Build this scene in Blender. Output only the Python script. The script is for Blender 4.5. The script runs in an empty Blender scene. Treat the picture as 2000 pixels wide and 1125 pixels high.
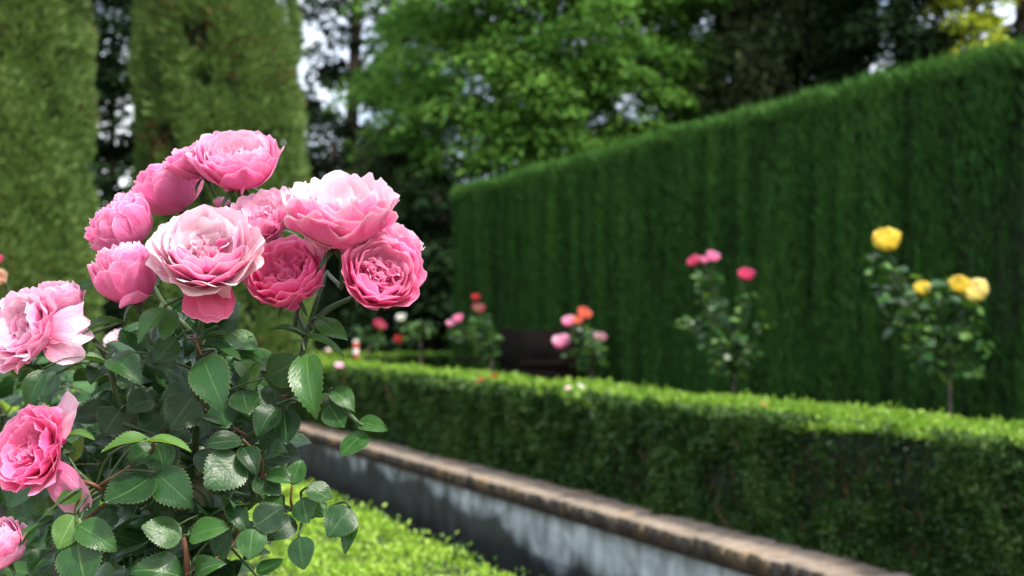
import bpy, math
import numpy as np
from mathutils import Matrix, Vector

S = bpy.context.scene
C = S.collection
R_ = math.radians
rng = np.random.default_rng(11)

# ------------------------------------------------------------------ camera
F = 2600.0                      # focal length in photo pixels (2000 wide)
HOR = 640.0                     # horizon row in the photo
EYE = 1.5
cam = bpy.data.cameras.new('camera')
cam.sensor_width = 36.0
cam.lens = 36.0 * F / 2000.0
cam.shift_y = (HOR - 562.5) / 2000.0
cam.clip_start = 0.05
cam.clip_end = 2000.0
cam.dof.use_dof = True
cam.dof.focus_distance = 1.0
cam.dof.aperture_fstop = 8.6
co = bpy.data.objects.new('camera', cam)
co.location = (0, 0, EYE)
co.rotation_euler = (R_(90), 0, 0)
C.objects.link(co)
S.camera = co

# ------------------------------------------------------------------ light
SUN_AZ = (0.74, -0.67)          # horizontal direction towards the sun
SUN_EL = 58.0
w = bpy.data.worlds.new('World')
S.world = w
w.use_nodes = True
nt = w.node_tree
nt.nodes.clear()
sky = nt.nodes.new('ShaderNodeTexSky')
sky.sky_type = 'NISHITA'
sky.sun_disc = False
sky.sun_elevation = R_(SUN_EL)
sky.sun_rotation = math.atan2(SUN_AZ[0], SUN_AZ[1])
sky.air_density = 1.0
sky.dust_density = 4.0
bg = nt.nodes.new('ShaderNodeBackground')
bg.inputs['Strength'].default_value = 0.15
wo = nt.nodes.new('ShaderNodeOutputWorld')
tcw = nt.nodes.new('ShaderNodeTexCoord')
mpw = nt.nodes.new('ShaderNodeMapping')
mpw.inputs['Scale'].default_value = (1.0, 1.0, 2.2)
nzw = nt.nodes.new('ShaderNodeTexNoise')              # broken white cloud over the whole sky
nzw.inputs['Scale'].default_value = 2.6
nzw.inputs['Detail'].default_value = 7.0
crw = nt.nodes.new('ShaderNodeValToRGB')
crw.color_ramp.elements[0].position = 0.42
crw.color_ramp.elements[1].position = 0.62
mxw = nt.nodes.new('ShaderNodeMix')
mxw.data_type = 'RGBA'
mxw.inputs[7].default_value = (7.0, 7.2, 7.5, 1)
nt.links.new(tcw.outputs['Generated'], mpw.inputs[0])
nt.links.new(mpw.outputs[0], nzw.inputs['Vector'])
nt.links.new(nzw.outputs[0], crw.inputs[0])
nt.links.new(crw.outputs[0], mxw.inputs[0])
nt.links.new(sky.outputs[0], mxw.inputs[6])
nt.links.new(mxw.outputs[2], bg.inputs['Color'])
nt.links.new(bg.outputs[0], wo.inputs[0])

sl = bpy.data.lights.new('sun', 'SUN')
sl.energy = 2.4
sl.angle = R_(3.0)
sl.color = (1.0, 0.95, 0.86)
so = bpy.data.objects.new('sun', sl)
h = math.hypot(*SUN_AZ)
sd = Vector((SUN_AZ[0] / h * math.cos(R_(SUN_EL)), SUN_AZ[1] / h * math.cos(R_(SUN_EL)), math.sin(R_(SUN_EL))))
so.rotation_euler = sd.to_track_quat('Z', 'Y').to_euler()
so.location = sd * 30
C.objects.link(so)

S.view_settings.view_transform = 'Standard'
S.view_settings.look = 'None'
S.view_settings.gamma = 1.0
S.view_settings.use_curve_mapping = False
S.view_settings.exposure = 1.2
S.render.engine = 'CYCLES'
S.cycles.use_denoising = True
S.cycles.max_bounces = 8
S.cycles.transparent_max_bounces = 8
S.cycles.sample_clamp_indirect = 6.0

# ------------------------------------------------------------------ frames
ANG = math.atan(1130.0 / F)     # the garden runs towards the left
SA, CA = math.sin(ANG), math.cos(ANG)
TER = 0.64                      # level of the raised bed behind the wall


def P(px, py, Y):
    """point seen at photo pixel (px, py), Y metres in front of the lens"""
    return Vector(((px - 1000.0) / F * Y, Y, EYE + (HOR - py) / F * Y))


def G(u, v, z=0.0):
    """garden frame: u along the bed, v to its right"""
    return Vector((-u * SA + v * CA, u * CA + v * SA, z))


def uv_of(px, Y):
    X = (px - 1000.0) / F * Y
    return (-X * SA + Y * CA, X * CA + Y * SA)


# ------------------------------------------------------------------ objects
def tag(o, label=None, cat=None, group=None, kind=None):
    if label:
        o['label'] = label
    if cat:
        o['category'] = cat
    if group:
        o['group'] = group
    if kind:
        o['kind'] = kind
    return o


def empty(name, loc, label, cat, group=None, rz=0.0, kind=None):
    o = bpy.data.objects.new(name, None)
    o.empty_display_size = 0.1
    o.location = loc
    o.rotation_euler = (0, 0, rz)
    C.objects.link(o)
    return tag(o, label, cat, group, kind)


def link(name, me, parent=None, kind=None, mat=None):
    """a mesh object; mat is its matrix in world space when it has no parent, else local"""
    o = bpy.data.objects.new(name, me)
    C.objects.link(o)
    if parent is not None:
        o.parent = parent
    if mat is not None:
        o.matrix_basis = mat
    if kind:
        o['kind'] = kind
    return o


def world_inv(e):
    """world to local of a top-level thing (location and z rotation only)"""
    return (Matrix.Translation(e.location) @ Matrix.Rotation(e.rotation_euler[2], 4, 'Z')).inverted()


def mesh_np(name, V, Fc, mats, smooth=False, uv=None, tint=None, mi=None):
    """V (n,3); Fc list of arrays (m,k)"""
    me = bpy.data.meshes.new(name)
    V = np.asarray(V, dtype=np.float32)
    if not isinstance(Fc, (list, tuple)):
        Fc = [Fc]
    Fc = [np.asarray(f, dtype=np.int32) for f in Fc if len(f)]
    loops = np.concatenate([f.ravel() for f in Fc])
    tot = np.concatenate([np.full(len(f), f.shape[1], dtype=np.int32) for f in Fc])
    start = np.concatenate([[0], np.cumsum(tot)[:-1]]).astype(np.int32)
    me.vertices.add(len(V))
    me.vertices.foreach_set('co', V.ravel())
    me.loops.add(len(loops))
    me.loops.foreach_set('vertex_index', loops)
    me.polygons.add(len(tot))
    me.polygons.foreach_set('loop_start', start)
    if smooth:
        me.polygons.foreach_set('use_smooth', np.ones(len(tot), dtype=bool))
    if mi is not None:
        me.polygons.foreach_set('material_index', np.asarray(mi, dtype=np.int32))
    if uv is not None:
        l = me.uv_layers.new(name='UVMap')
        l.data.foreach_set('uv', np.asarray(uv, dtype=np.float32)[loops].ravel())
    if tint is not None:
        a = me.attributes.new('tint', 'FLOAT', 'FACE')
        a.data.foreach_set('value', np.asarray(tint, dtype=np.float32))
    for m in (mats if isinstance(mats, (list, tuple)) else [mats]):
        me.materials.append(m)
    me.update(calc_edges=True)
    return me


class MB:
    """collects boxes, tubes and grids into one mesh"""

    def __init__(self):
        self.V, self.F3, self.F4, self.n = [], [], [], 0

    def add(self, V, quads=None, tris=None):
        V = np.asarray(V, float)
        if quads is not None and len(quads):
            self.F4.append(np.asarray(quads) + self.n)
        if tris is not None and len(tris):
            self.F3.append(np.asarray(tris) + self.n)
        self.V.append(V)
        self.n += len(V)

    def box(self, x0, x1, y0, y1, z0, z1):
        V = [(x, y, z) for z in (z0, z1) for y in (y0, y1) for x in (x0, x1)]
        q = [(0, 2, 3, 1), (4, 5, 7, 6), (0, 1, 5, 4), (2, 6, 7, 3), (0, 4, 6, 2), (1, 3, 7, 5)]
        self.add(V, q)

    def tube(self, pts, radii, sides=7, cap=True):
        pts = [Vector(p) for p in pts]
        n = len(pts)
        if not hasattr(radii, '__len__'):
            radii = [radii] * n
        V = []
        ref = Vector((0.31, 0.17, 0.93))
        for i, p in enumerate(pts):
            t = (pts[min(i + 1, n - 1)] - pts[max(i - 1, 0)]).normalized()
            a = t.cross(ref)
            if a.length < 0.05:
                a = t.cross(Vector((1, 0, 0)))
            a.normalize()
            b = t.cross(a)
            for k in range(sides):
                th = 2 * math.pi * k / sides
                V.append(p + (a * math.cos(th) + b * math.sin(th)) * radii[i])
        q = []
        for i in range(n - 1):
            for k in range(sides):
                k2 = (k + 1) % sides
                q.append((i * sides + k, i * sides + k2, (i + 1) * sides + k2, (i + 1) * sides + k))
        t3 = []
        if cap:
            V.append(pts[-1])
            for k in range(sides):
                t3.append(((n - 1) * sides + k, (n - 1) * sides + (k + 1) % sides, n * sides))
        self.add([tuple(v) for v in V], q, t3)

    def mesh(self, name, mat, smooth=False):
        fs = []
        if self.F4:
            fs.append(np.concatenate(self.F4))
        if self.F3:
            fs.append(np.concatenate(self.F3))
        return mesh_np(name, np.concatenate(self.V), fs, mat, smooth)


def curve_pts(p0, p1, bend=(0, 0, 0), n=6):
    p0, p1, b = Vector(p0), Vector(p1), Vector(bend)
    return [p0.lerp(p1, t) + b * (4 * t * (1 - t)) for t in np.linspace(0, 1, n)]


def spline(pts, n=5):
    """Catmull-Rom through pts"""
    pts = [Vector(p) for p in pts]
    P_ = [pts[0] * 2 - pts[1]] + pts + [pts[-1] * 2 - pts[-2]]
    out = []
    for i in range(1, len(P_) - 2):
        a, b, c, d = P_[i - 1], P_[i], P_[i + 1], P_[i + 2]
        for k in range(n):
            t = k / n
            out.append(0.5 * ((2 * b) + (c - a) * t + (2 * a - 5 * b + 4 * c - d) * t * t + (3 * b - a - 3 * c + d) * t ** 3))
    out.append(pts[-1])
    return out


def vnoise(Pt, scale, seed=0):
    """value noise 0..1 at points (n,3)"""
    q = np.asarray(Pt, float) * scale
    i = np.floor(q).astype(np.int64)
    f = q - i
    f = f * f * (3 - 2 * f)

    def hsh(ix, iy, iz):
        hh = (ix * 374761393 + iy * 668265263 + iz * 2147483647 + seed * 974634777) & 0xFFFFFFFF
        hh = ((hh ^ (hh >> 13)) * 1274126177) & 0xFFFFFFFF
        return ((hh ^ (hh >> 16)) & 0xFFFF) / 65535.0
    r = 0
    for dx in (0, 1):
        for dy in (0, 1):
            for dz in (0, 1):
                wgt = (f[:, 0] if dx else 1 - f[:, 0]) * (f[:, 1] if dy else 1 - f[:, 1]) * (f[:, 2] if dz else 1 - f[:, 2])
                r = r + wgt * hsh(i[:, 0] + dx, i[:, 1] + dy, i[:, 2] + dz)
    return r


def unit(a):
    return a / np.maximum(np.linalg.norm(a, axis=1, keepdims=True), 1e-9)


def leafcloud(name, Cn, A, L, W, tint, mat, parent=None, fold=0.2, rounded=False, wdir=None, kind='stuff'):
    """many leaf blades in one mesh: Cn base points, A long axes"""
    n = len(Cn)
    A = unit(A)
    Rn = wdir if wdir is not None else rng.normal(size=(n, 3))
    B = unit(np.cross(A, Rn))
    N = np.cross(A, B)
    L = np.broadcast_to(np.asarray(L, float), (n,))[:, None]
    W = np.broadcast_to(np.asarray(W, float), (n,))[:, None]
    if rounded:
        v = [Cn,
             Cn + A * L * .3 + B * W * .42 + N * W * fold, Cn + A * L * .7 + B * W * .46 + N * W * fold,
             Cn + A * L,
             Cn + A * L * .7 - B * W * .46 + N * W * fold, Cn + A * L * .3 - B * W * .42 + N * W * fold]
        V = np.stack(v, 1).reshape(-1, 3)
        o = (np.arange(n) * 6)[:, None]
        F4 = np.concatenate([o + np.array([[0, 1, 2, 3]]), o + np.array([[0, 3, 4, 5]])], 1).reshape(-1, 4)
        me = mesh_np(name, V, F4, mat, tint=np.repeat(tint, 2))
    else:
        v = [Cn, Cn + A * L * .45 + B * W * .5 + N * W * fold, Cn + A * L, Cn + A * L * .45 - B * W * .5 + N * W * fold]
        V = np.stack(v, 1).reshape(-1, 3)
        o = (np.arange(n) * 4)[:, None]
        F3 = np.concatenate([o + np.array([[0, 1, 2]]), o + np.array([[0, 2, 3]])], 1).reshape(-1, 3)
        me = mesh_np(name, V, F3, mat, tint=np.repeat(tint, 2))
    return link(name, me, parent, kind)


# ------------------------------------------------------------------ materials
def new_mat(name):
    m = bpy.data.materials.new(name)
    m.use_nodes = True
    m.node_tree.nodes.clear()
    N = m.node_tree.nodes
    out = N.new('ShaderNodeOutputMaterial')
    return m, m.node_tree, out


def nd(t, typ, **kw):
    n = t.nodes.new(typ)
    for k, v in kw.items():
        if k in n.inputs:
            n.inputs[k].default_value = v
        else:
            setattr(n, k, v)
    return n


def ramp(t, fac, stops):
    r = t.nodes.new('ShaderNodeValToRGB')
    el = r.color_ramp.elements
    while len(el) < len(stops):
        el.new(0.5)
    for e, (p, c) in zip(el, stops):
        e.position = p
        e.color = (*c, 1) if len(c) == 3 else c
    t.links.new(fac, r.inputs[0])
    return r.outputs[0]


def mix(t, fac, a, b, mode='MIX'):
    m = t.nodes.new('ShaderNodeMix')
    m.data_type = 'RGBA'
    m.blend_type = mode
    for sock, val in ((m.inputs[0], fac), (m.inputs[6], a), (m.inputs[7], b)):
        if hasattr(val, 'is_linked'):
            t.links.new(val, sock)
        elif hasattr(val, '__len__'):
            sock.default_value = (*val, 1) if len(val) == 3 else val
        else:
            sock.default_value = val
    return m.outputs[2]


def math_(t, op, a, b=None, c=None, clamp=False):
    m = t.nodes.new('ShaderNodeMath')
    m.operation = op
    m.use_clamp = clamp
    for i, x in enumerate((a, b, c)):
        if x is None:
            continue
        if hasattr(x, 'is_linked'):
            t.links.new(x, m.inputs[i])
        else:
            m.inputs[i].default_value = x
    return m.outputs[0]


def foliage_mat(name, dark, mid, light, trans=0.3, rough=0.5, spec=0.35, noise=0.0, trans_col=None):
    m, t, out = new_mat(name)
    at = nd(t, 'ShaderNodeAttribute', attribute_name='tint')
    fac = at.outputs['Fac']
    if noise:
        tc = nd(t, 'ShaderNodeTexCoord')
        no = nd(t, 'ShaderNodeTexNoise', Scale=noise, Detail=3.0)
        t.links.new(tc.outputs['Object'], no.inputs['Vector'])
        fac = math_(t, 'ADD', fac, math_(t, 'MULTIPLY_ADD', no.outputs[0], 0.9, -0.45), clamp=True)
    col = ramp(t, fac, [(0.0, dark), (0.5, mid), (1.0, light)])
    p = nd(t, 'ShaderNodeBsdfPrincipled', Roughness=rough)
    p.inputs['Specular IOR Level'].default_value = spec
    t.links.new(col, p.inputs['Base Color'])
    tr = nd(t, 'ShaderNodeBsdfTranslucent')
    tcol = mix(t, 0.5, col, trans_col or (mid[0] * 1.6, mid[1] * 1.5, mid[2] * .6))
    t.links.new(tcol, tr.inputs['Color'])
    ms = nd(t, 'ShaderNodeMixShader')
    ms.inputs[0].default_value = trans
    t.links.new(p.outputs[0], ms.inputs[1])
    t.links.new(tr.outputs[0], ms.inputs[2])
    t.links.new(ms.outputs[0], out.inputs[0])
    return m


def solid_mat(name, c1, c2, scale=8.0, rough=0.8, bump=0.3, detail=6.0, stretch=(1, 1, 1), spec=.3):
    m, t, out = new_mat(name)
    tc = nd(t, 'ShaderNodeTexCoord')
    mp = nd(t, 'ShaderNodeMapping')
    mp.inputs['Scale'].default_value = stretch
    t.links.new(tc.outputs['Object'], mp.inputs[0])
    no = nd(t, 'ShaderNodeTexNoise', Scale=scale, Detail=detail)
    t.links.new(mp.outputs[0], no.inputs['Vector'])
    col = ramp(t, no.outputs[0], [(0.3, c1), (0.7, c2)])
    p = nd(t, 'ShaderNodeBsdfPrincipled', Roughness=rough)
    p.inputs['Specular IOR Level'].default_value = spec
    t.links.new(col, p.inputs['Base Color'])
    b = nd(t, 'ShaderNodeBump', Strength=bump, Distance=0.01)
    t.links.new(no.outputs[0], b.inputs['Height'])
    t.links.new(b.outputs[0], p.inputs['Normal'])
    t.links.new(p.outputs[0], out.inputs[0])
    return m


def petal_mat(name, tip, base, back, trans=0.38, centre=0.0):
    """thin petal: pigment runs from the base to a paler rim, the reverse has its own colour"""
    m, t, out = new_mat(name)
    uvn = nd(t, 'ShaderNodeUVMap')
    sx = nd(t, 'ShaderNodeSeparateXYZ')
    t.links.new(uvn.outputs[0], sx.inputs[0])
    oi = nd(t, 'ShaderNodeObjectInfo')
    mp = nd(t, 'ShaderNodeMapping')
    mp.inputs['Scale'].default_value = (26, 2.2, 1)
    t.links.new(uvn.outputs[0], mp.inputs[0])
    no = nd(t, 'ShaderNodeTexNoise', Scale=1.0, Detail=4.0)
    t.links.new(mp.outputs[0], no.inputs['Vector'])
    n2 = nd(t, 'ShaderNodeTexNoise', Scale=3.0, Detail=3.0)
    t.links.new(uvn.outputs[0], n2.inputs['Vector'])
    v = math_(t, 'ADD', sx.outputs[1], math_(t, 'MULTIPLY_ADD', no.outputs[0], 0.30, -0.15))
    v = math_(t, 'ADD', v, math_(t, 'MULTIPLY_ADD', n2.outputs[0], 0.3, -0.15))
    v = math_(t, 'ADD', v, math_(t, 'MULTIPLY_ADD', oi.outputs['Random'], 0.24, -0.12))
    inner = ramp(t, v, [(0.25, base), (0.92, tip)])
    outer = ramp(t, v, [(0.15, tuple(0.55 * a + 0.45 * b for a, b in zip(base, back))), (0.78, back), (1.04, tuple(.40 * a + .60 * b for a, b in zip(tip, back)))])
    rimf = ramp(t, sx.outputs[1], [(0.955, (0, 0, 0)), (1.0, (.6, .6, .6))])
    inner = mix(t, rimf, inner, tuple(min(.95, .5 * a + .47) for a in tip))
    outer = mix(t, rimf, outer, tuple(min(.95, .5 * a + .47) for a in tip))
    ge = nd(t, 'ShaderNodeNewGeometry')
    col = mix(t, ge.outputs['Backfacing'], outer, inner)
    # small tan blemishes that roses in the open carry
    n3 = nd(t, 'ShaderNodeTexNoise', Scale=9.0, Detail=2.0)
    ad = nd(t, 'ShaderNodeVectorMath', operation='ADD')
    t.links.new(uvn.outputs[0], ad.inputs[0])
    t.links.new(oi.outputs['Location'], ad.inputs[1])
    t.links.new(ad.outputs[0], n3.inputs['Vector'])
    bl = ramp(t, n3.outputs[0], [(0.74, (0, 0, 0)), (0.80, (0.6, 0.6, 0.6))])
    col = mix(t, bl, col, (0.50, 0.22, 0.12))
    br_ = math_(t, 'MULTIPLY', ramp(t, sx.outputs[1], [(0.90, (0, 0, 0)), (0.99, (1, 1, 1))]), ramp(t, n2.outputs[0], [(0.60, (0, 0, 0)), (0.70, (.7, .7, .7))]))
    col = mix(t, br_, col, (0.56, 0.30, 0.17))
    p = nd(t, 'ShaderNodeBsdfPrincipled', Roughness=0.72)
    p.inputs['Specular IOR Level'].default_value = 0.14
    p.inputs['Sheen Weight'].default_value = 0.08
    t.links.new(col, p.inputs['Base Color'])
    b = nd(t, 'ShaderNodeBump', Strength=0.5, Distance=0.0022)
    n5 = nd(t, 'ShaderNodeTexNoise', Scale=7.0, Detail=4.0)
    t.links.new(ad.outputs[0], n5.inputs['Vector'])
    t.links.new(math_(t, 'MULTIPLY_ADD', no.outputs[0], .8, n5.outputs[0]), b.inputs['Height'])
    t.links.new(b.outputs[0], p.inputs['Normal'])
    tr = nd(t, 'ShaderNodeBsdfTranslucent')
    t.links.new(col, tr.inputs['Color'])
    ms = nd(t, 'ShaderNodeMixShader')
    ms.inputs[0].default_value = trans
    t.links.new(p.outputs[0], ms.inputs[1])
    t.links.new(tr.outputs[0], ms.inputs[2])
    t.links.new(ms.outputs[0], out.inputs[0])
    return m


def rose_leaf_mat(name, c1, c2, rib, rough=0.33, trans=0.14):
    m, t, out = new_mat(name)
    uvn = nd(t, 'ShaderNodeUVMap')
    sx = nd(t, 'ShaderNodeSeparateXYZ')
    t.links.new(uvn.outputs[0], sx.inputs[0])
    au = math_(t, 'ABSOLUTE', math_(t, 'SUBTRACT', sx.outputs[0], 0.5))          # 0 at the rib, .5 at the edge
    oi = nd(t, 'ShaderNodeObjectInfo')
    ad = nd(t, 'ShaderNodeVectorMath', operation='ADD')
    t.links.new(uvn.outputs[0], ad.inputs[0])
    t.links.new(oi.outputs['Location'], ad.inputs[1])
    no = nd(t, 'ShaderNodeTexNoise', Scale=5.0, Detail=5.0)
    t.links.new(ad.outputs[0], no.inputs['Vector'])
    f = math_(t, 'ADD', math_(t, 'MULTIPLY', no.outputs[0], 0.7), math_(t, 'MULTIPLY_ADD', oi.outputs['Random'], 0.7, -0.2), clamp=True)
    col = ramp(t, f, [(0.2, c1), (0.8, c2)])
    ribf = ramp(t, au, [(0.006, (1, 1, 1)), (0.03, (0, 0, 0))])
    ph = math_(t, 'SUBTRACT', math_(t, 'MULTIPLY', sx.outputs[1], 9.0), math_(t, 'MULTIPLY', au, 8.0))
    ph = math_(t, 'ADD', ph, math_(t, 'MULTIPLY', no.outputs[0], 0.7))
    side = math_(t, 'ABSOLUTE', math_(t, 'SUBTRACT', math_(t, 'FRACT', ph), 0.5))
    sidef = ramp(t, side, [(0.0, (1, 1, 1)), (0.09, (0, 0, 0))])
    col = mix(t, math_(t, 'MULTIPLY', sidef, 0.22), col, rib)
    col = mix(t, math_(t, 'MULTIPLY', ribf, 0.85), col, rib)
    edge = ramp(t, au, [(0.47, (0, 0, 0)), (0.5, (1, 1, 1))])
    col = mix(t, math_(t, 'MULTIPLY', edge, 0.55), col, (0.16, 0.20, 0.07))
    spot = nd(t, 'ShaderNodeTexNoise', Scale=14.0, Detail=2.0)
    t.links.new(ad.outputs[0], spot.inputs['Vector'])
    sp = ramp(t, spot.outputs[0], [(0.73, (0, 0, 0)), (0.77, (.5, .5, .5))])
    col = mix(t, sp, col, (0.17, 0.13, 0.07))
    p = nd(t, 'ShaderNodeBsdfPrincipled')
    p.inputs['Specular IOR Level'].default_value = 0.36
    ro = math_(t, 'MULTIPLY_ADD', no.outputs[0], 0.22, rough - 0.08)
    t.links.new(ro, p.inputs['Roughness'])
    t.links.new(col, p.inputs['Base Color'])
    fine = nd(t, 'ShaderNodeTexNoise', Scale=38.0, Detail=3.0)
    t.links.new(ad.outputs[0], fine.inputs['Vector'])
    hgt = math_(t, 'MULTIPLY_ADD', fine.outputs[0], 0.4, math_(t, 'MULTIPLY', math_(t, 'SMOOTH_MIN', side, 0.16, 0.1), 1.0))
    hgt = math_(t, 'MULTIPLY_ADD', no.outputs[0], 2.6, hgt)
    b = nd(t, 'ShaderNodeBump', Strength=0.24, Distance=0.0014)
    t.links.new(hgt, b.inputs['Height'])
    t.links.new(b.outputs[0], p.inputs['Normal'])
    tr = nd(t, 'ShaderNodeBsdfTranslucent')
    tr.inputs['Color'].default_value = (c2[0] * 2.6, c2[1] * 2.2, c2[2], 1)
    ms = nd(t, 'ShaderNodeMixShader')
    ms.inputs[0].default_value = trans
    t.links.new(p.outputs[0], ms.inputs[1])
    t.links.new(tr.outputs[0], ms.inputs[2])
    t.links.new(ms.outputs[0], out.inputs[0])
    return m


M = {}
M['soil'] = solid_mat('soil', (0.05, 0.035, 0.022), (0.10, 0.075, 0.05), 14, 0.95, 0.6)
M['path'] = solid_mat('path', (0.30, 0.24, 0.18), (0.42, 0.35, 0.27), 20, 0.95, 0.3)
M['bark'] = solid_mat('bark', (0.045, 0.034, 0.026), (0.11, 0.085, 0.065), 9, 0.9, 0.8, stretch=(1, 1, .2))
M['wood_dark'] = solid_mat('wood_dark', (0.005, 0.0035, 0.003), (0.012, 0.008, 0.006), 12, 0.95, 0.3, stretch=(1, .15, 1), spec=.08)
M['green_stem'] = solid_mat('green_stem', (0.022, 0.050, 0.014), (0.05, 0.085, 0.026), 40, 0.45, 0.2)
M['red_stem'] = solid_mat('red_stem', (0.085, 0.035, 0.018), (0.15, 0.065, 0.032), 60, 0.45, 0.2)
M['woody_stem'] = solid_mat('woody_stem', (0.045, 0.032, 0.028), (0.10, 0.075, 0.066), 50, 0.8, 0.4, stretch=(1, 1, .3))

M['pet_pale'] = petal_mat('petal_pale', (0.88, 0.74, 0.79), (0.88, 0.46, 0.60), (0.88, 0.14, 0.39))
M['pet_blush'] = petal_mat('petal_blush', (0.93, 0.62, 0.75), (0.88, 0.26, 0.49), (0.88, 0.27, 0.51))
M['pet_mid'] = petal_mat('petal_mid', (0.92, 0.44, 0.64), (0.88, 0.15, 0.40), (0.87, 0.22, 0.48), 0.42)
M['pet_hot'] = petal_mat('petal_hot', (0.94, 0.32, 0.57), (0.93, 0.10, 0.36), (0.91, 0.15, 0.41), 0.48)
M['pet_deep'] = petal_mat('petal_deep', (0.80, 0.16, 0.32), (0.62, 0.04, 0.12), (0.72, 0.09, 0.22), .25)
M['pet_red'] = petal_mat('petal_red', (0.62, 0.03, 0.04), (0.45, 0.01, 0.02), (0.55, 0.02, 0.03), 0.3)
M['pet_yellow'] = petal_mat('petal_yellow', (0.92, 0.80, 0.14), (0.90, 0.66, 0.025), (0.90, 0.72, 0.07))
M['pet_lemon'] = petal_mat('petal_lemon', (0.92, 0.85, 0.40), (0.90, 0.72, 0.12), (0.90, 0.80, 0.26))
M['pet_orange'] = petal_mat('petal_orange', (0.88, 0.30, 0.16), (0.80, 0.10, 0.05), (0.85, 0.22, 0.14))
M['pet_peach'] = petal_mat('petal_peach', (0.85, 0.62, 0.45), (0.8, 0.45, 0.3), (0.8, 0.55, 0.4))
M['pet_cerise'] = petal_mat('petal_cerise', (0.78, 0.10, 0.26), (0.60, 0.02, 0.10), (0.70, 0.06, 0.18))
M['pet_white'] = petal_mat('petal_white', (0.86, 0.86, 0.80), (0.70, 0.74, 0.60), (0.8, 0.8, 0.74))

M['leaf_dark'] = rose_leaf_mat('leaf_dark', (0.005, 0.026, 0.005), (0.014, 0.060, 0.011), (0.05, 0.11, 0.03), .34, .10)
M['leaf_mid'] = rose_leaf_mat('leaf_mid', (0.012, 0.052, 0.010), (0.034, 0.110, 0.019), (0.09, 0.17, 0.045), 0.30, 0.16)
M['leaf_fresh'] = rose_leaf_mat('leaf_fresh', (0.06, 0.15, 0.028), (0.10, 0.22, 0.045), (0.2, 0.31, 0.1), 0.4, 0.28)

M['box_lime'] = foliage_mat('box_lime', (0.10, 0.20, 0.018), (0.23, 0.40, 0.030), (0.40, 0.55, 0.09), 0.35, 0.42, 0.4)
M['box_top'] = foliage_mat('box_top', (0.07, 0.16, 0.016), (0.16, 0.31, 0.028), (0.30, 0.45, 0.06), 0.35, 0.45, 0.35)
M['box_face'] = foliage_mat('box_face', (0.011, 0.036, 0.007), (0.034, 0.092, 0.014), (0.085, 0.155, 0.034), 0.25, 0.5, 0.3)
M['core'] = solid_mat('hedge_core', (0.008, 0.016, 0.006), (0.02, 0.03, 0.012), 6, 0.95, 0.5)
M['tall'] = foliage_mat('tall_hedge_green', (0.020, 0.064, 0.012), (0.046, 0.135, 0.026), (0.085, 0.195, 0.038), 0.25, 0.7, 0.12)
M['cyp'] = foliage_mat('cypress_green', (0.062, 0.112, 0.030), (0.128, 0.222, 0.060), (0.23, 0.315, 0.095), 0.25, 0.65, 0.15)
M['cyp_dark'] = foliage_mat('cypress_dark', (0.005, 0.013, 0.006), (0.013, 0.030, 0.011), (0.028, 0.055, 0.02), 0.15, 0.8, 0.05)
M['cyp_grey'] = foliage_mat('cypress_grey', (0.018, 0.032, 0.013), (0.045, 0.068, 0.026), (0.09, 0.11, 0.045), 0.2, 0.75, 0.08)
M['maple'] = foliage_mat('maple_green', (0.028, 0.100, 0.018), (0.115, 0.275, 0.044), (0.24, 0.43, 0.08), 0.4, 0.65, 0.12, trans_col=(.11, .24, .03))
M['brown'] = foliage_mat('dry_brown', (0.05, 0.035, 0.015), (0.11, 0.075, 0.03), (0.17, 0.12, 0.05), .2, .7, .1)
M['lime_tree'] = foliage_mat('lime_tree_green', (0.16, 0.24, 0.02), (0.34, 0.42, 0.04), (0.5, 0.55, 0.08), 0.4, 0.5, 0.3)
M['wood_far'] = foliage_mat('far_wood_green', (0.010, 0.020, 0.010), (0.024, 0.042, 0.018), (0.045, 0.07, 0.03), 0.15, 0.7, 0.15)


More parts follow.
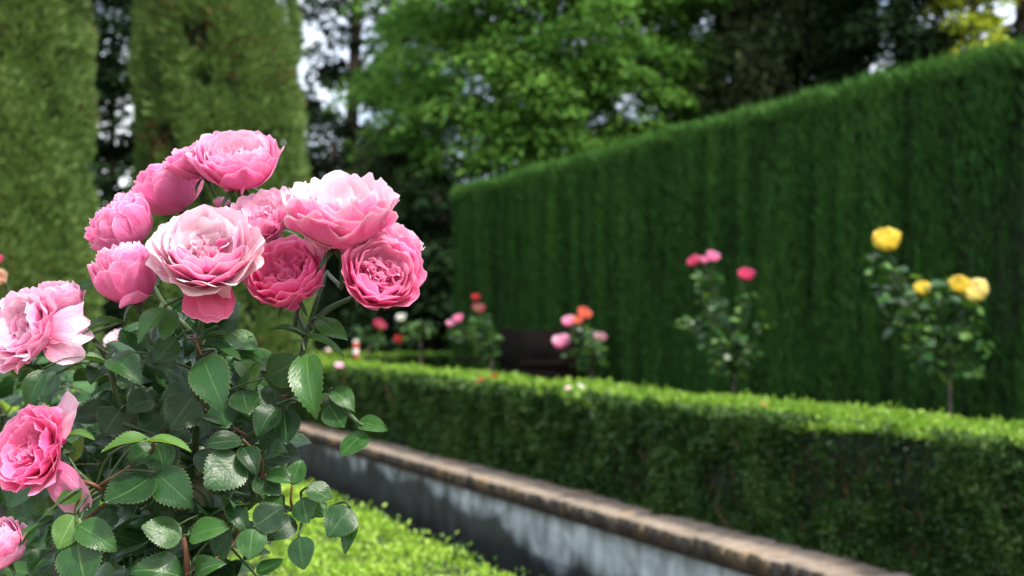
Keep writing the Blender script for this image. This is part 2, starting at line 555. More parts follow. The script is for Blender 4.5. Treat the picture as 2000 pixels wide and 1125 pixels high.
def brick_material():
    m, t, out = new_mat('old_brick')
    oi = nd(t, 'ShaderNodeObjectInfo')
    tc = nd(t, 'ShaderNodeTexCoord')
    ad = nd(t, 'ShaderNodeVectorMath', operation='ADD')
    t.links.new(tc.outputs['Object'], ad.inputs[0])
    t.links.new(oi.outputs['Location'], ad.inputs[1])
    no = nd(t, 'ShaderNodeTexNoise', Scale=16.0, Detail=6.0)
    t.links.new(ad.outputs[0], no.inputs['Vector'])
    base = ramp(t, oi.outputs['Random'], [(0.0, (0.20, 0.155, 0.11)), (0.4, (0.27, 0.215, 0.155)), (0.75, (0.33, 0.28, 0.215)), (1.0, (0.24, 0.205, 0.165))])
    base = mix(t, 1.0, base, (.9, .9, .9), 'MULTIPLY')
    col = mix(t, 0.5, base, ramp(t, no.outputs[0], [(0.3, (0.13, 0.10, 0.085)), (0.55, (0.26, 0.205, 0.165)), (0.75, (0.35, 0.30, 0.25))]))
    n2 = nd(t, 'ShaderNodeTexNoise', Scale=5.0, Detail=4.0)
    t.links.new(ad.outputs[0], n2.inputs['Vector'])
    li = ramp(t, n2.outputs[0], [(0.60, (0, 0, 0)), (0.74, (.5, .5, .5))])     # ochre lichen
    col = mix(t, li, col, (0.40, 0.22, 0.06))
    n3 = nd(t, 'ShaderNodeTexNoise', Scale=24.0, Detail=3.0)
    t.links.new(ad.outputs[0], n3.inputs['Vector'])
    sxb = nd(t, 'ShaderNodeSeparateXYZ')
    t.links.new(tc.outputs['Object'], sxb.inputs[0])
    endf = ramp(t, math_(t, 'MULTIPLY_ADD', n3.outputs[0], .02, sxb.outputs[0]), [(0.010, (.92, .92, .92)), (0.034, (0, 0, 0))])   # black moss on the exposed ends
    endc = ramp(t, n2.outputs[0], [(0.48, (0.022, 0.021, 0.014)), (0.66, (0.12, 0.080, 0.025))])
    col = mix(t, endf, col, endc)
    mo = ramp(t, n3.outputs[0], [(0.6, (0, 0, 0)), (0.7, (.7, .7, .7))])
    col = mix(t, mo, col, (0.09, 0.085, 0.06))
    p = nd(t, 'ShaderNodeBsdfPrincipled', Roughness=0.9)
    t.links.new(col, p.inputs['Base Color'])
    b = nd(t, 'ShaderNodeBump', Strength=0.6, Distance=0.006)
    t.links.new(no.outputs[0], b.inputs['Height'])
    t.links.new(b.outputs[0], p.inputs['Normal'])
    t.links.new(p.outputs[0], out.inputs[0])
    return m


def plaster_material():
    """blue-grey render with black algae rising from the foot and streaks under the coping"""
    m, t, out = new_mat('stained_render')
    tc = nd(t, 'ShaderNodeTexCoord')
    sx = nd(t, 'ShaderNodeSeparateXYZ')
    t.links.new(tc.outputs['Object'], sx.inputs[0])
    no = nd(t, 'ShaderNodeTexNoise', Scale=5.5, Detail=8.0, Distortion=.6)
    t.links.new(tc.outputs['Object'], no.inputs['Vector'])
    col = ramp(t, no.outputs[0], [(0.3, (0.06, 0.075, 0.08)), (0.5, (0.15, 0.185, 0.20)), (0.72, (0.26, 0.305, 0.325))])
    mp = nd(t, 'ShaderNodeMapping')
    mp.inputs['Scale'].default_value = (1, 6.0, 1.1)
    t.links.new(tc.outputs['Object'], mp.inputs[0])
    st = nd(t, 'ShaderNodeTexNoise', Scale=1.6, Detail=4.0)
    t.links.new(mp.outputs[0], st.inputs['Vector'])
    sf = ramp(t, st.outputs[0], [(0.50, (0, 0, 0)), (0.70, (.55, .55, .55))])
    col = mix(t, sf, col, (0.045, 0.05, 0.045))
    # algae from the foot; higher further along the wall
    big = nd(t, 'ShaderNodeTexNoise', Scale=1.5, Detail=5.0)
    t.links.new(tc.outputs['Object'], big.inputs['Vector'])
    lim = math_(t, 'MULTIPLY_ADD', sx.outputs[1], 0.055, 0.06)
    lim = math_(t, 'MINIMUM', lim, 0.58)
    lim = math_(t, 'ADD', lim, math_(t, 'MULTIPLY_ADD', big.outputs[0], 0.52, -0.27))
    f = math_(t, 'SUBTRACT', sx.outputs[2], lim)
    f = math_(t, 'ADD', f, math_(t, 'MULTIPLY_ADD', no.outputs[0], 0.16, -0.08))
    al = ramp(t, f, [(0.0, (1, 1, 1)), (0.10, (0, 0, 0))])
    col = mix(t, math_(t, 'MULTIPLY', al, 0.9), col, (0.010, 0.012, 0.009))
    top = ramp(t, math_(t, 'ADD', sx.outputs[2], math_(t, 'MULTIPLY_ADD', st.outputs[0], 0.10, -0.05)), [(0.545, (0, 0, 0)), (0.60, (1, 1, 1))])
    col = mix(t, math_(t, 'MULTIPLY', top, .75), col, (0.035, 0.036, 0.028))
    p = nd(t, 'ShaderNodeBsdfPrincipled', Roughness=0.9)
    p.inputs['Specular IOR Level'].default_value = 0.1
    t.links.new(col, p.inputs['Base Color'])
    b = nd(t, 'ShaderNodeBump', Strength=0.5, Distance=0.008)
    t.links.new(no.outputs[0], b.inputs['Height'])
    t.links.new(b.outputs[0], p.inputs['Normal'])
    t.links.new(p.outputs[0], out.inputs[0])
    return m


M['brick'] = brick_material()
M['plaster'] = plaster_material()
M['mortar'] = solid_mat('mortar', (0.045, 0.04, 0.03), (0.10, 0.085, 0.065), 30, 0.95, 0.5)

# ------------------------------------------------------------------ the ground
V = [(-900, -900, 0), (900, -900, 0), (900, 900, 0), (-900, 900, 0)]
g = link('ground', mesh_np('ground', V, np.array([[0, 1, 2, 3]]), M['soil']))
tag(g, kind='structure')


def gmesh_obj(name, mb, mat, u0, v0, z0, kind):
    o = link(name, mb.mesh(name, mat), mat=Matrix.Translation(G(u0, v0, z0)) @ Matrix.Rotation(ANG, 4, 'Z'))
    return tag(o, kind=kind)


b = MB()
b.box(-3.2, -.12, -2, 40, 0.004, 0.02)                      # gravel walk left of the first bed
gmesh_obj('path', b, M['path'], 0, -.25, 0, 'structure')
b = MB()
b.box(0, 12, 0, 24, 0.0, TER)                               # raised terrace behind the wall
gmesh_obj('terrace', b, M['soil'], 0, 2.97, 0, 'structure')


# ------------------------------------------------------------------ retaining wall with its brick coping
def gthing(name, label, cat, u0, v0, z0, group=None):
    return empty(name, G(u0, v0, z0), label, cat, group, rz=ANG)


wall = gthing('retaining_wall', 'low stained grey retaining wall with a coping of old bricks set on edge', 'wall', 0.0, 2.70, 0.0)
b = MB()
b.box(0.03, 0.265, 0, 23.5, 0, 0.595)
link('render_coat', b.mesh('render_coat', M['plaster']), wall)
b = MB()
b.box(0.036, 0.262, 0.3, 23.2, 0.597, 0.622)
b.box(0.010, 0.278, 0.46, 23.0, 0.624, 0.664)
link('mortar_bed', b.mesh('mortar_bed', M['mortar']), wall, 'stuff')


def brick_mesh(seed):
    r = np.random.default_rng(seed)
    L, T, H = 0.29, 0.064, 0.062
    c = 0.0035
    # bevelled box with a worn irregular outline
    V, q = [], []
    prof = [(-T / 2, 0), (-T / 2, H - c), (-T / 2 + c, H), (T / 2 - c, H), (T / 2, H - c), (T / 2, 0)]
    xs = [0, c, L * .35, L * .7, L - c, L]
    for i, x in enumerate(xs):
        e = 0.97 if i in (0, 5) else 1.0
        for (y, z) in prof:
            V.append((x + r.normal(0, .0015), y * (e if i in (0, 5) else 1) + r.normal(0, .0018), z * (1 if z == 0 else (0.97 if i in (0, 5) else 1)) + (r.normal(0, .002) if z > 0 else 0)))
    k = len(prof)
    for i in range(len(xs) - 1):
        for j in range(k):
            j2 = (j + 1) % k
            q.append((i * k + j, i * k + j2, (i + 1) * k + j2, (i + 1) * k + j))
    me = mesh_np('brick', V, [np.array(q), np.array([list(range(k))[::-1], [(len(xs) - 1) * k + j for j in range(k)]])], M['brick'])
    return me


bricks = [brick_mesh(s) for s in range(8)]
u = 0.5
bi = 0
while u < 22.8 and bi < 298:
    m4 = Matrix.Translation((rng.normal(-0.003, 0.005), u, 0.620 + rng.normal(0, .0017))) @ Matrix.Rotation(rng.normal(0, .022), 4, 'Z') @ Matrix.Rotation(rng.normal(0, .012), 4, 'Y')
    link('brick', bricks[bi % 8], wall, mat=m4)
    bi += 1
    u += 0.0772 + rng.normal(0, .0016)


# ------------------------------------------------------------------ clipped hedges
def noisy_box(x0, x1, y0, y1, z0, z1, step, amp, seed):
    """closed box whose side and top faces are a little uneven; returns MB"""
    mb = MB()

    def face(o, a, bb, na, nb, nrm):
        uu, vv = np.meshgrid(np.linspace(0, 1, na + 1), np.linspace(0, 1, nb + 1), indexing='ij')
        Pt = np.array(o)[None] + uu.ravel()[:, None] * np.array(a)[None] + vv.ravel()[:, None] * np.array(bb)[None]
        d = (vnoise(Pt, 2.5, seed) - .5) * amp
        edge = (np.minimum(np.minimum(uu, 1 - uu), np.minimum(vv, 1 - vv)).ravel() > 1e-6)
        Pt = Pt + np.array(nrm)[None] * (d * edge)[:, None]
        i, j = np.meshgrid(np.arange(na), np.arange(nb), indexing='ij')
        i, j = i.ravel(), j.ravel()
        k = nb + 1
        mb.add(Pt, np.stack([i * k + j, (i + 1) * k + j, (i + 1) * k + j + 1, i * k + j + 1], 1))
    nx = max(1, int((x1 - x0) / step)); ny = max(1, int((y1 - y0) / step)); nz = max(1, int((z1 - z0) / step))
    face((x0, y0, z0), (0, y1 - y0, 0), (0, 0, z1 - z0), ny, nz, (-1, 0, 0))
    face((x1, y0, z0), (0, y1 - y0, 0), (0, 0, z1 - z0), ny, nz, (1, 0, 0))
    face((x0, y0, z0), (x1 - x0, 0, 0), (0, 0, z1 - z0), nx, nz, (0, -1, 0))
    face((x0, y1, z0), (x1 - x0, 0, 0), (0, 0, z1 - z0), nx, nz, (0, 1, 0))
    face((x0, y0, z1), (x1 - x0, 0, 0), (0, y1 - y0, 0), nx, ny, (0, 0, 1))
    return mb


def falloff_y(n, y0, y1, near, r):
    """y samples denser towards the camera (density ~ 1/(y+near))"""
    a, bb = math.log(y0 + near), math.log(y1 + near)
    return np.exp(r.uniform(a, bb, n)) - near


def box_hedge(name, label, u0, v0, z0, wv, lu, hz, n_top, n_face, mats, leaf, seed, group=None, near=1.0, faces=('left',), gap=0.5):
    """clipped box hedge: local x = v, local y = u"""
    r = np.random.default_rng(seed)
    e = gthing(name, label, 'hedge', u0, v0, z0, group)
    core = noisy_box(.035, wv - .035, .035, lu - .035, 0, hz - .035, .12, .03, seed)
    link('hedge_core', core.mesh('hedge_core', M['core'], True), e)
    # top
    n = n_top
    y = falloff_y(n, 0, lu, near, r)
    x = r.uniform(-.01, wv + .01, n)
    Pt = np.stack([x, y, np.full(n, 0.0)], 1)
    bump = (vnoise(Pt, 9, seed) - .5) * .035 + (vnoise(Pt, 2.2, seed + 1) - .5) * .03
    Pt[:, 2] = hz - .03 + bump + r.uniform(-.022, .005, n)
    A = np.stack([r.normal(0, .55, n), r.normal(0, .55, n), r.uniform(.25, 1.1, n)], 1)
    # sprigs standing proud
    sp = r.random(n) < .03
    Pt[sp, 2] += r.uniform(.0, .035, sp.sum())
    far = np.clip((y + near) / (3 + near), .8, 3.2)
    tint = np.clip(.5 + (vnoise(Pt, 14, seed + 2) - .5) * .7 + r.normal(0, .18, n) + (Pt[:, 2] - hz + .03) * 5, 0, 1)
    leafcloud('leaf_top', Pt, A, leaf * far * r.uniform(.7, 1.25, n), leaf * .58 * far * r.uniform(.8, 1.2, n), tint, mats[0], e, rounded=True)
    # faces
    for fc in faces:
        n = n_face if fc in ('left', 'right') else int(n_face * wv / lu * 2.5) + 400
        h = hz * (1 - r.random(n) ** 1.0) if True else None
        if fc == 'left' or fc == 'right':
            y = falloff_y(n, 0, lu, near, r)
            Pt = np.stack([np.zeros(n), y, h], 1)
        else:
            y = np.zeros(n)
            Pt = np.stack([r.uniform(0, wv, n), y, h], 1)
        hole = vnoise(Pt * np.array([1, 1, .8]), 5.5, seed + 5) * .6 + vnoise(Pt, 13, seed + 6) * .4
        keep = r.random(n) < np.clip((hole - .26) * 6, .18, 1)
        dep = (hole - .5) * .09 + r.uniform(-.035, .012, n) + (vnoise(Pt, 1.3, seed + 8) - .5) * .05
        nx = np.zeros((n, 3))
        if fc == 'left':
            nx[:, 0] = -1
        elif fc == 'right':
            nx[:, 0] = 1
            Pt[:, 0] = wv
        elif fc == 'near':
            nx[:, 1] = -1
        else:
            nx[:, 1] = 1
            Pt[:, 1] = lu
        Pt = Pt + nx * dep[:, None]
        A = nx * r.uniform(.2, 1., n)[:, None] + np.stack([r.normal(0, .55, n), r.normal(0, .55, n), r.normal(.15, .6, n)], 1)
        far = np.clip((y + near) / (3 + near), .8, 3.2)
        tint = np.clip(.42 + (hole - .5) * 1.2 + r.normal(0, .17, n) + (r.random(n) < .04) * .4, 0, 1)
        k = keep
        ntw = n // 45
        it = r.integers(0, n, ntw * 2)
        it = it[Pt[it][:, 2] < hz - .17][:ntw]
        ntw = len(it)
        leafcloud('twig', Pt[it] - nx[it] * .012, np.stack([r.normal(0, .3, ntw), r.normal(0, .35, ntw), np.ones(ntw)], 1), r.uniform(.05, .14, ntw) * far[it], r.uniform(.004, .008, ntw) * far[it], r.random(ntw), M['brown'], e)
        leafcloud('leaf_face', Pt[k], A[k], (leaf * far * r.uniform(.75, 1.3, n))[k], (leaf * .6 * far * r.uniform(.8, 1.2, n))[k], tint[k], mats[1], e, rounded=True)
    return e


HT = 1.17                                                # top of both low hedges
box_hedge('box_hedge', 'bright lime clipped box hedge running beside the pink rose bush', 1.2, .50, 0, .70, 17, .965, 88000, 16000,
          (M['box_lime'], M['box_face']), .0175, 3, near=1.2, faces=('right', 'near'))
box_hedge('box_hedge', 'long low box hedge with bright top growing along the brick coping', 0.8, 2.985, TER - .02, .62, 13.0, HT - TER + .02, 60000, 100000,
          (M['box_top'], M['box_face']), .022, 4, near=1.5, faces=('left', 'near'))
# the hedge that closes the terrace at its far end
uc, vc = uv_of(825, 15.5)
box_hedge('box_hedge', 'short far box hedge across the end of the terrace behind the standard roses', uc, vc - 1.35, TER - .02, 2.6, .8, HT - TER + .04, 5000, 500,
          (M['box_top'], M['box_face']), .055, 5, near=12, faces=('near', 'left'))


def tall_hedge():
    r = np.random.default_rng(21)
    U0, U1, V0, Z1 = 1.5, 14.35, 5.5, 2.43
    e = gthing('tall_hedge', 'tall dark green clipped cypress hedge with a fuzzy sloping top edge', 'hedge', U0, V0, TER)
    lu, wv = U1 - U0, 1.1
    core = noisy_box(.05, wv - .05, 0.05, lu - .05, 0, Z1 - .05, .25, .06, 9)
    link('hedge_core', core.mesh('hedge_core', M['core'], True), e)
    # near face: upright sprays in vertical streaks
    n = 190000
    y = r.uniform(0, lu, n)
    z = r.uniform(-.05, Z1, n)
    Pt = np.stack([np.zeros(n), y, z], 1)
    st = vnoise(Pt * np.array([1, 7.5, .75]), 1, 31) * .55 + vnoise(Pt * np.array([1, 22, 1.8]), 1, 32) * .3 + vnoise(Pt, 2.0, 33) * .15
    keep = r.random(n) < np.clip((st - .24) * 5.5, .22, 1)
    dep = (st - .5) * .11 + r.uniform(-.05, .03, n)
    # the end of the hedge is rounded
    endr = np.clip((y - (lu - .35)) / .35, 0, 1)
    Pt[:, 0] = -dep + .35 * (1 - np.sqrt(np.clip(1 - endr ** 2, 0, 1)))
    A = np.stack([-r.uniform(.0, .45, n), r.normal(0, .22, n), r.uniform(.5, 1.0, n)], 1)
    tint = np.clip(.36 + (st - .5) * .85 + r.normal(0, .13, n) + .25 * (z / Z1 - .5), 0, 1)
    k = keep
    leafcloud('spray_face', Pt[k], A[k], r.uniform(.04, .105, n)[k], r.uniform(.008, .018, n)[k], tint[k], M['tall'], e)
    # far end and top
    n = 9000
    Pt = np.stack([r.uniform(0, wv, n), np.full(n, lu), r.uniform(0, Z1, n)], 1)
    A = np.stack([r.normal(0, .3, n), r.uniform(0, .5, n), r.uniform(.5, 1, n)], 1)
    leafcloud('spray_end', Pt, A, r.uniform(.07, .16, n), r.uniform(.012, .024, n), np.clip(r.normal(.4, .15, n), 0, 1), M['tall'], e)
    n = 46000
    y = r.uniform(0, lu, n)
    x = wv * r.random(n) ** 1.6 - .03
    Pt = np.stack([x, y, np.zeros(n)], 1)
    tf = (vnoise(Pt, 3.0, 41) - .5) * .06 + (vnoise(Pt * np.array([1, 1.0, 1]), .9, 42) - .5) * .06
    Pt[:, 2] = Z1 - .08 + tf + r.uniform(-.05, .04, n)
    A = np.stack([r.normal(-.1, .3, n), r.normal(0, .3, n), r.uniform(.5, 1.1, n)], 1)
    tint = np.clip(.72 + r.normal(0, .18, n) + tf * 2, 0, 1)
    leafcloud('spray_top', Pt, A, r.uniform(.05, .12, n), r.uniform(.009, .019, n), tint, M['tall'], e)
    # a few paler strands of another plant growing through
    n = 1500
    y0 = uv_of(1960, 5.0)[0] - U0
    t = r.random(n)
    Pt = np.stack([-.10 - r.random(n) * .05, y0 + r.normal(0, .05, n) + (t - .5) * .16, .25 + t * 1.5], 1)
    A = np.stack([-r.uniform(.1, .8, n), r.normal(0, .4, n), r.uniform(.3, 1, n)], 1)
    leafcloud('pale_strand', Pt, A, r.uniform(.05, .10, n), r.uniform(.010, .018, n), np.clip(r.normal(.45, .25, n), 0, 1), M['cyp'], e)
    return e


tall_hedge()


# ------------------------------------------------------------------ clipped cypress columns on the left
def cypress_column(px, Y, rad, height, label, seed, n, squash=1.0, mats='cyp', group=None, taper=.82, brown=.012):
    r = np.random.default_rng(seed)
    p = P(px, HOR, Y)
    e = empty('cypress_tree', (p.x, p.y, 0), label, 'tree', group)
    mb = MB()
    zs = np.linspace(0, height, 14)
    rr = rad * np.interp(zs / height, [0, .25, .55, .8, .93, 1], [1, 1.02, .5 + .5 * taper + .02, taper, taper * .7, .1])
    mb.tube([(0, 0, z) for z in zs], list(rr - .16), 20)
    link('inner_crown', mb.mesh('inner_crown', M['core'], True), e, 'stuff')
    b = MB()
    b.tube([(0, 0, 0), (0, 0, height * .5), (0.05, 0, height * .9)], [.22, .15, .05], 9)
    link('trunk', b.mesh('trunk', M['bark'], True), e)
    z = height * r.random(n) ** .9
    # only the sides that can be seen from the garden get the full density
    th = r.uniform(math.pi * .92, math.pi * 2.08, n)
    R0 = np.interp(z, zs, rr)
    dirn = np.stack([np.cos(th), np.sin(th), np.zeros(n)], 1)
    Pt = dirn * R0[:, None] + np.stack([np.zeros(n), np.zeros(n), z], 1)
    cl = vnoise(Pt * np.array([1, 1, .55]), 2.6, seed) * .6 + vnoise(Pt * np.array([1, 1, .6]), 7, seed + 1) * .4
    dep = (cl - .5) * .24 + r.uniform(-.05, .03, n)
    Pt = Pt + dirn * dep[:, None]
    A = dirn * r.uniform(.1, .8, n)[:, None] + np.stack([r.normal(0, .3, n), r.normal(0, .3, n), r.uniform(.2, 1, n)], 1)
    keep = r.random(n) < np.clip((cl - .24) * 5, .08, 1)
    tint = np.clip(.45 + (cl - .5) * .95 + r.normal(0, .15, n), 0, 1)
    leafcloud('crown', Pt[keep], A[keep], r.uniform(.05, .12, n)[keep], r.uniform(.018, .04, n)[keep], tint[keep], M[mats], e)
    # dead brown patches inside the clipped surface
    nb = int(n * brown)
    if nb:
        i = r.integers(0, n, nb * 6)
        pb = vnoise(Pt[i], 1.8, seed + 9)
        i = i[pb > .66][:nb]
        leafcloud('brown_spray', Pt[i] + dirn[i] * .03, A[i], r.uniform(.05, .11, len(i)), r.uniform(.02, .04, len(i)), np.clip(r.normal(.5, .2, len(i)), 0, 1), M['brown'], e)
    return e


cypress_column(-2, 12.0, .80, 7.5, 'broad clipped cypress column at the left edge behind the pale rose', 61, 100000)
cypress_column(430, 13.5, .81, 8.0, 'clipped green cypress column rising straight behind the topmost pink roses', 62, 100000)


# ------------------------------------------------------------------ trees of the background
def loose_tree(name, label, px, Y, z0, z1, rx, n_cl, n_leaf, leaf, mat, seed, group=None, dens=1.0, droop=0.3, vert=False,
               trunk=.2, cl_r=(.35, .8), base=0.0, ry=None, flat=.55, shape=1.0, cull=True, trunk_lean=0.0):
    """trunk, limbs and a crown of leaf clumps spread through an ellipsoid with gaps between them"""
    r = np.random.default_rng(seed)
    p = P(px, HOR, Y)
    e = empty(name, (p.x, p.y, base), label, 'tree', group)
    z0 -= base; z1 -= base
    ry = ry or rx
    b = MB()
    H = z1
    tp = spline([(trunk_lean * 1.0, 0, 0), (trunk_lean * .6 + r.normal(0, .06), 0, H * .35), (r.normal(0, .1), 0, H * .7), (0, 0, H * .96)], 4)
    b.tube(tp, list(np.linspace(trunk, trunk * .22, len(tp))), 9)
    link('trunk', b.mesh('trunk', M['bark'], True), e)
    # clump centres
    cc = []
    while len(cc) < n_cl:
        q = r.uniform(-1, 1, 3)
        rr = np.linalg.norm(q)
        if rr > 1 or rr < .25:
            continue
        if cull and q[1] > .75:
            continue
        zz = (q[2] + 1) / 2
        cc.append((q[0] * rx * (1 - (zz ** 2) * (1 - shape)), q[1] * ry * (1 - (zz ** 2) * (1 - shape)), z0 + zz * (z1 - z0)))
    cc = np.array(cc)
    for i in range(0, n_cl, max(1, n_cl // 14)):
        c = cc[i]
        st = Vector((0, 0, max(.3, c[2] - abs(c[0]) * .7 - .4)))
        lb = MB()
        lb.tube(curve_pts(st, c, (0, 0, .12), 5), [trunk * .3, trunk * .25, trunk * .2, trunk * .14, .015], 6)
        link('limb', lb.mesh('limb', M['bark'], True), e)
    sz = r.uniform(cl_r[0], cl_r[1], n_cl)
    idx = np.repeat(np.arange(n_cl), n_leaf)
    n = len(idx)
    q = unit(r.normal(size=(n, 3))) * (r.random(n) ** .45)[:, None]
    s = sz[idx][:, None]
    off = q * s * np.array([1, 1, flat])
    rad = np.linalg.norm(off[:, :2], axis=1)
    off[:, 2] -= droop * rad ** 2 / np.maximum(sz[idx], .1)
    if vert:
        off[:, 2] -= r.random(n) * sz[idx] * 1.3
    Pt = cc[idx] + off
    if vert:
        A = np.stack([r.normal(0, .25, n), r.normal(0, .25, n), -r.uniform(.5, 1, n)], 1)
    else:
        outw = cc[idx] * np.array([1, 1, 0]) * .4 + off * np.array([1, 1, 0])
        A = unit(outw + 1e-6) * .8 + np.stack([r.normal(0, .5, n), r.normal(0, .5, n), r.normal(-.35, .35, n)], 1)
    keep = r.random(n) < dens
    tint = np.clip(.45 + q[:, 2] * .16 + r.normal(0, .15, n) + (r.random(n_cl)[idx] - .5) * .5, 0, 1)
    up = np.stack([r.normal(0, .45, n), r.normal(0, .45, n), np.ones(n)], 1)
    wd = None if vert else np.cross(up, A) * 0 + up
    leafcloud('crown', Pt[keep], A[keep], (leaf * r.uniform(.7, 1.3, n))[keep], (leaf * .62 * r.uniform(.7, 1.2, n))[keep], tint[keep], mat, e,
              wdir=None if wd is None else wd[keep])
    return e


GT = 'trees behind the hedges'
loose_tree('broadleaf_tree', 'large fresh green broadleaf tree with layered drooping sprays behind the hedge end', 1065, 21, 2.2, 9.6, 2.85, 430, 270, .105, M['maple'], 71, GT,
           droop=.55, cl_r=(.45, .9), flat=.28, trunk=.22)
# open dark tree with sky showing through, between the two columns
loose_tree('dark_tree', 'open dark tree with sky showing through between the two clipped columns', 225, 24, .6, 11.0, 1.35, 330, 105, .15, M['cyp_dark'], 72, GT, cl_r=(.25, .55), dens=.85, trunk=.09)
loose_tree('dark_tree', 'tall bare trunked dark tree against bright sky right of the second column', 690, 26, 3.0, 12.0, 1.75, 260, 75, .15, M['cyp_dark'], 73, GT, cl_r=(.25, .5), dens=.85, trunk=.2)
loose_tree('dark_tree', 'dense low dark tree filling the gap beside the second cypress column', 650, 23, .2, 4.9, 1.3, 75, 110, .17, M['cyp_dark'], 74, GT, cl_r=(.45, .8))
loose_tree('weeping_cypress', 'grey green weeping cypress with hanging sprays left of the broadleaf tree', 765, 20.5, .8, 4.9, 1.0, 110, 200, .13, M['cyp_grey'], 75, GT, vert=True, cl_r=(.35, .6), flat=1.0)
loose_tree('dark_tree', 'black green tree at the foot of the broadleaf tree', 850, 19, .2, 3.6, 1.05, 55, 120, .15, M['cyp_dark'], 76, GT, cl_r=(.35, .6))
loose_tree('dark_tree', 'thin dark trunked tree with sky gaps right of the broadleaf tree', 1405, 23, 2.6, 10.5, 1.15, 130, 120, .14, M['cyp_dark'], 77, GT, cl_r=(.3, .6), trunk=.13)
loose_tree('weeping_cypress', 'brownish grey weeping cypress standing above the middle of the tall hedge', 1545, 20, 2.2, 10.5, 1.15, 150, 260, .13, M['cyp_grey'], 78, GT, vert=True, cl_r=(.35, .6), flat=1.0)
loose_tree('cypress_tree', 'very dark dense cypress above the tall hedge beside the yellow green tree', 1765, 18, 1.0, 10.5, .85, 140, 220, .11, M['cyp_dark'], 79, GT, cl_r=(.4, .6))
loose_tree('lime_tree', 'sunlit yellow green tree peeping over the right end of the hedge', 1905, 17.2, 3.6, 8.0, .36, 34, 130, .11, M['lime_tree'], 80, GT, cl_r=(.2, .4), trunk=.1)
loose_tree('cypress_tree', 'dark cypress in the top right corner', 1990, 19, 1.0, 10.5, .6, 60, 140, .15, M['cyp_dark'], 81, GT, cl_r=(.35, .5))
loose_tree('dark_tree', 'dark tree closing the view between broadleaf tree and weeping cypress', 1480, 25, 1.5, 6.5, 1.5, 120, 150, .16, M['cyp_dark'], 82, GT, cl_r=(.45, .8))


def dark_hedge():
    r = np.random.default_rng(90)
    pL, pR = P(560, HOR, 19.5), P(985, HOR, 18.5)
    e = empty('dark_hedge', (pL.x, pL.y, 0), 'dark square cut hedge beyond the end of the tall hedge', 'hedge', rz=math.atan2(pR.y - pL.y, pR.x - pL.x))
    Lx = (pR - pL).length
    core = noisy_box(0.05, Lx, .05, 1.2, 0, 2.9, .3, .05, 90)
    link('hedge_core', core.mesh('hedge_core', M['core'], True), e)
    n = 22000
    Pt = np.stack([r.uniform(0, Lx, n), np.zeros(n), r.uniform(0, 2.95, n)], 1)
    st = vnoise(Pt * np.array([4, 1, 1]), 1, 91)
    Pt[:, 1] = -(st - .5) * .2
    A = np.stack([r.normal(0, .3, n), -r.uniform(0, .5, n), r.uniform(.4, 1, n)], 1)
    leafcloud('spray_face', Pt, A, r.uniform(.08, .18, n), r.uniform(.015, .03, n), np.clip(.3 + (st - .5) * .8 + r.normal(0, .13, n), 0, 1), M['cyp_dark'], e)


dark_hedge()

# the wood far behind everything
r = np.random.default_rng(95)
n = 26000
x = r.uniform(-26, 26, n)
top = 3.2 + 1.8 * vnoise(np.stack([x, x * 0, x * 0], 1), .35, 5)
z = r.random(n) * top
Pt = np.stack([x, 40 + r.uniform(-1.2, 1.2, n), z], 1)
A = r.normal(size=(n, 3)) * .6 + np.array([0, -.4, .2])
o = leafcloud('woodland', Pt, A, r.uniform(.3, .6, n), r.uniform(.2, .35, n), np.clip(.4 + r.normal(0, .2, n), 0, 1), M['wood_far'])
o['label'] = 'dark band of woodland far behind the garden trees'

# ------------------------------------------------------------------ roses
GOLD = 2.399963


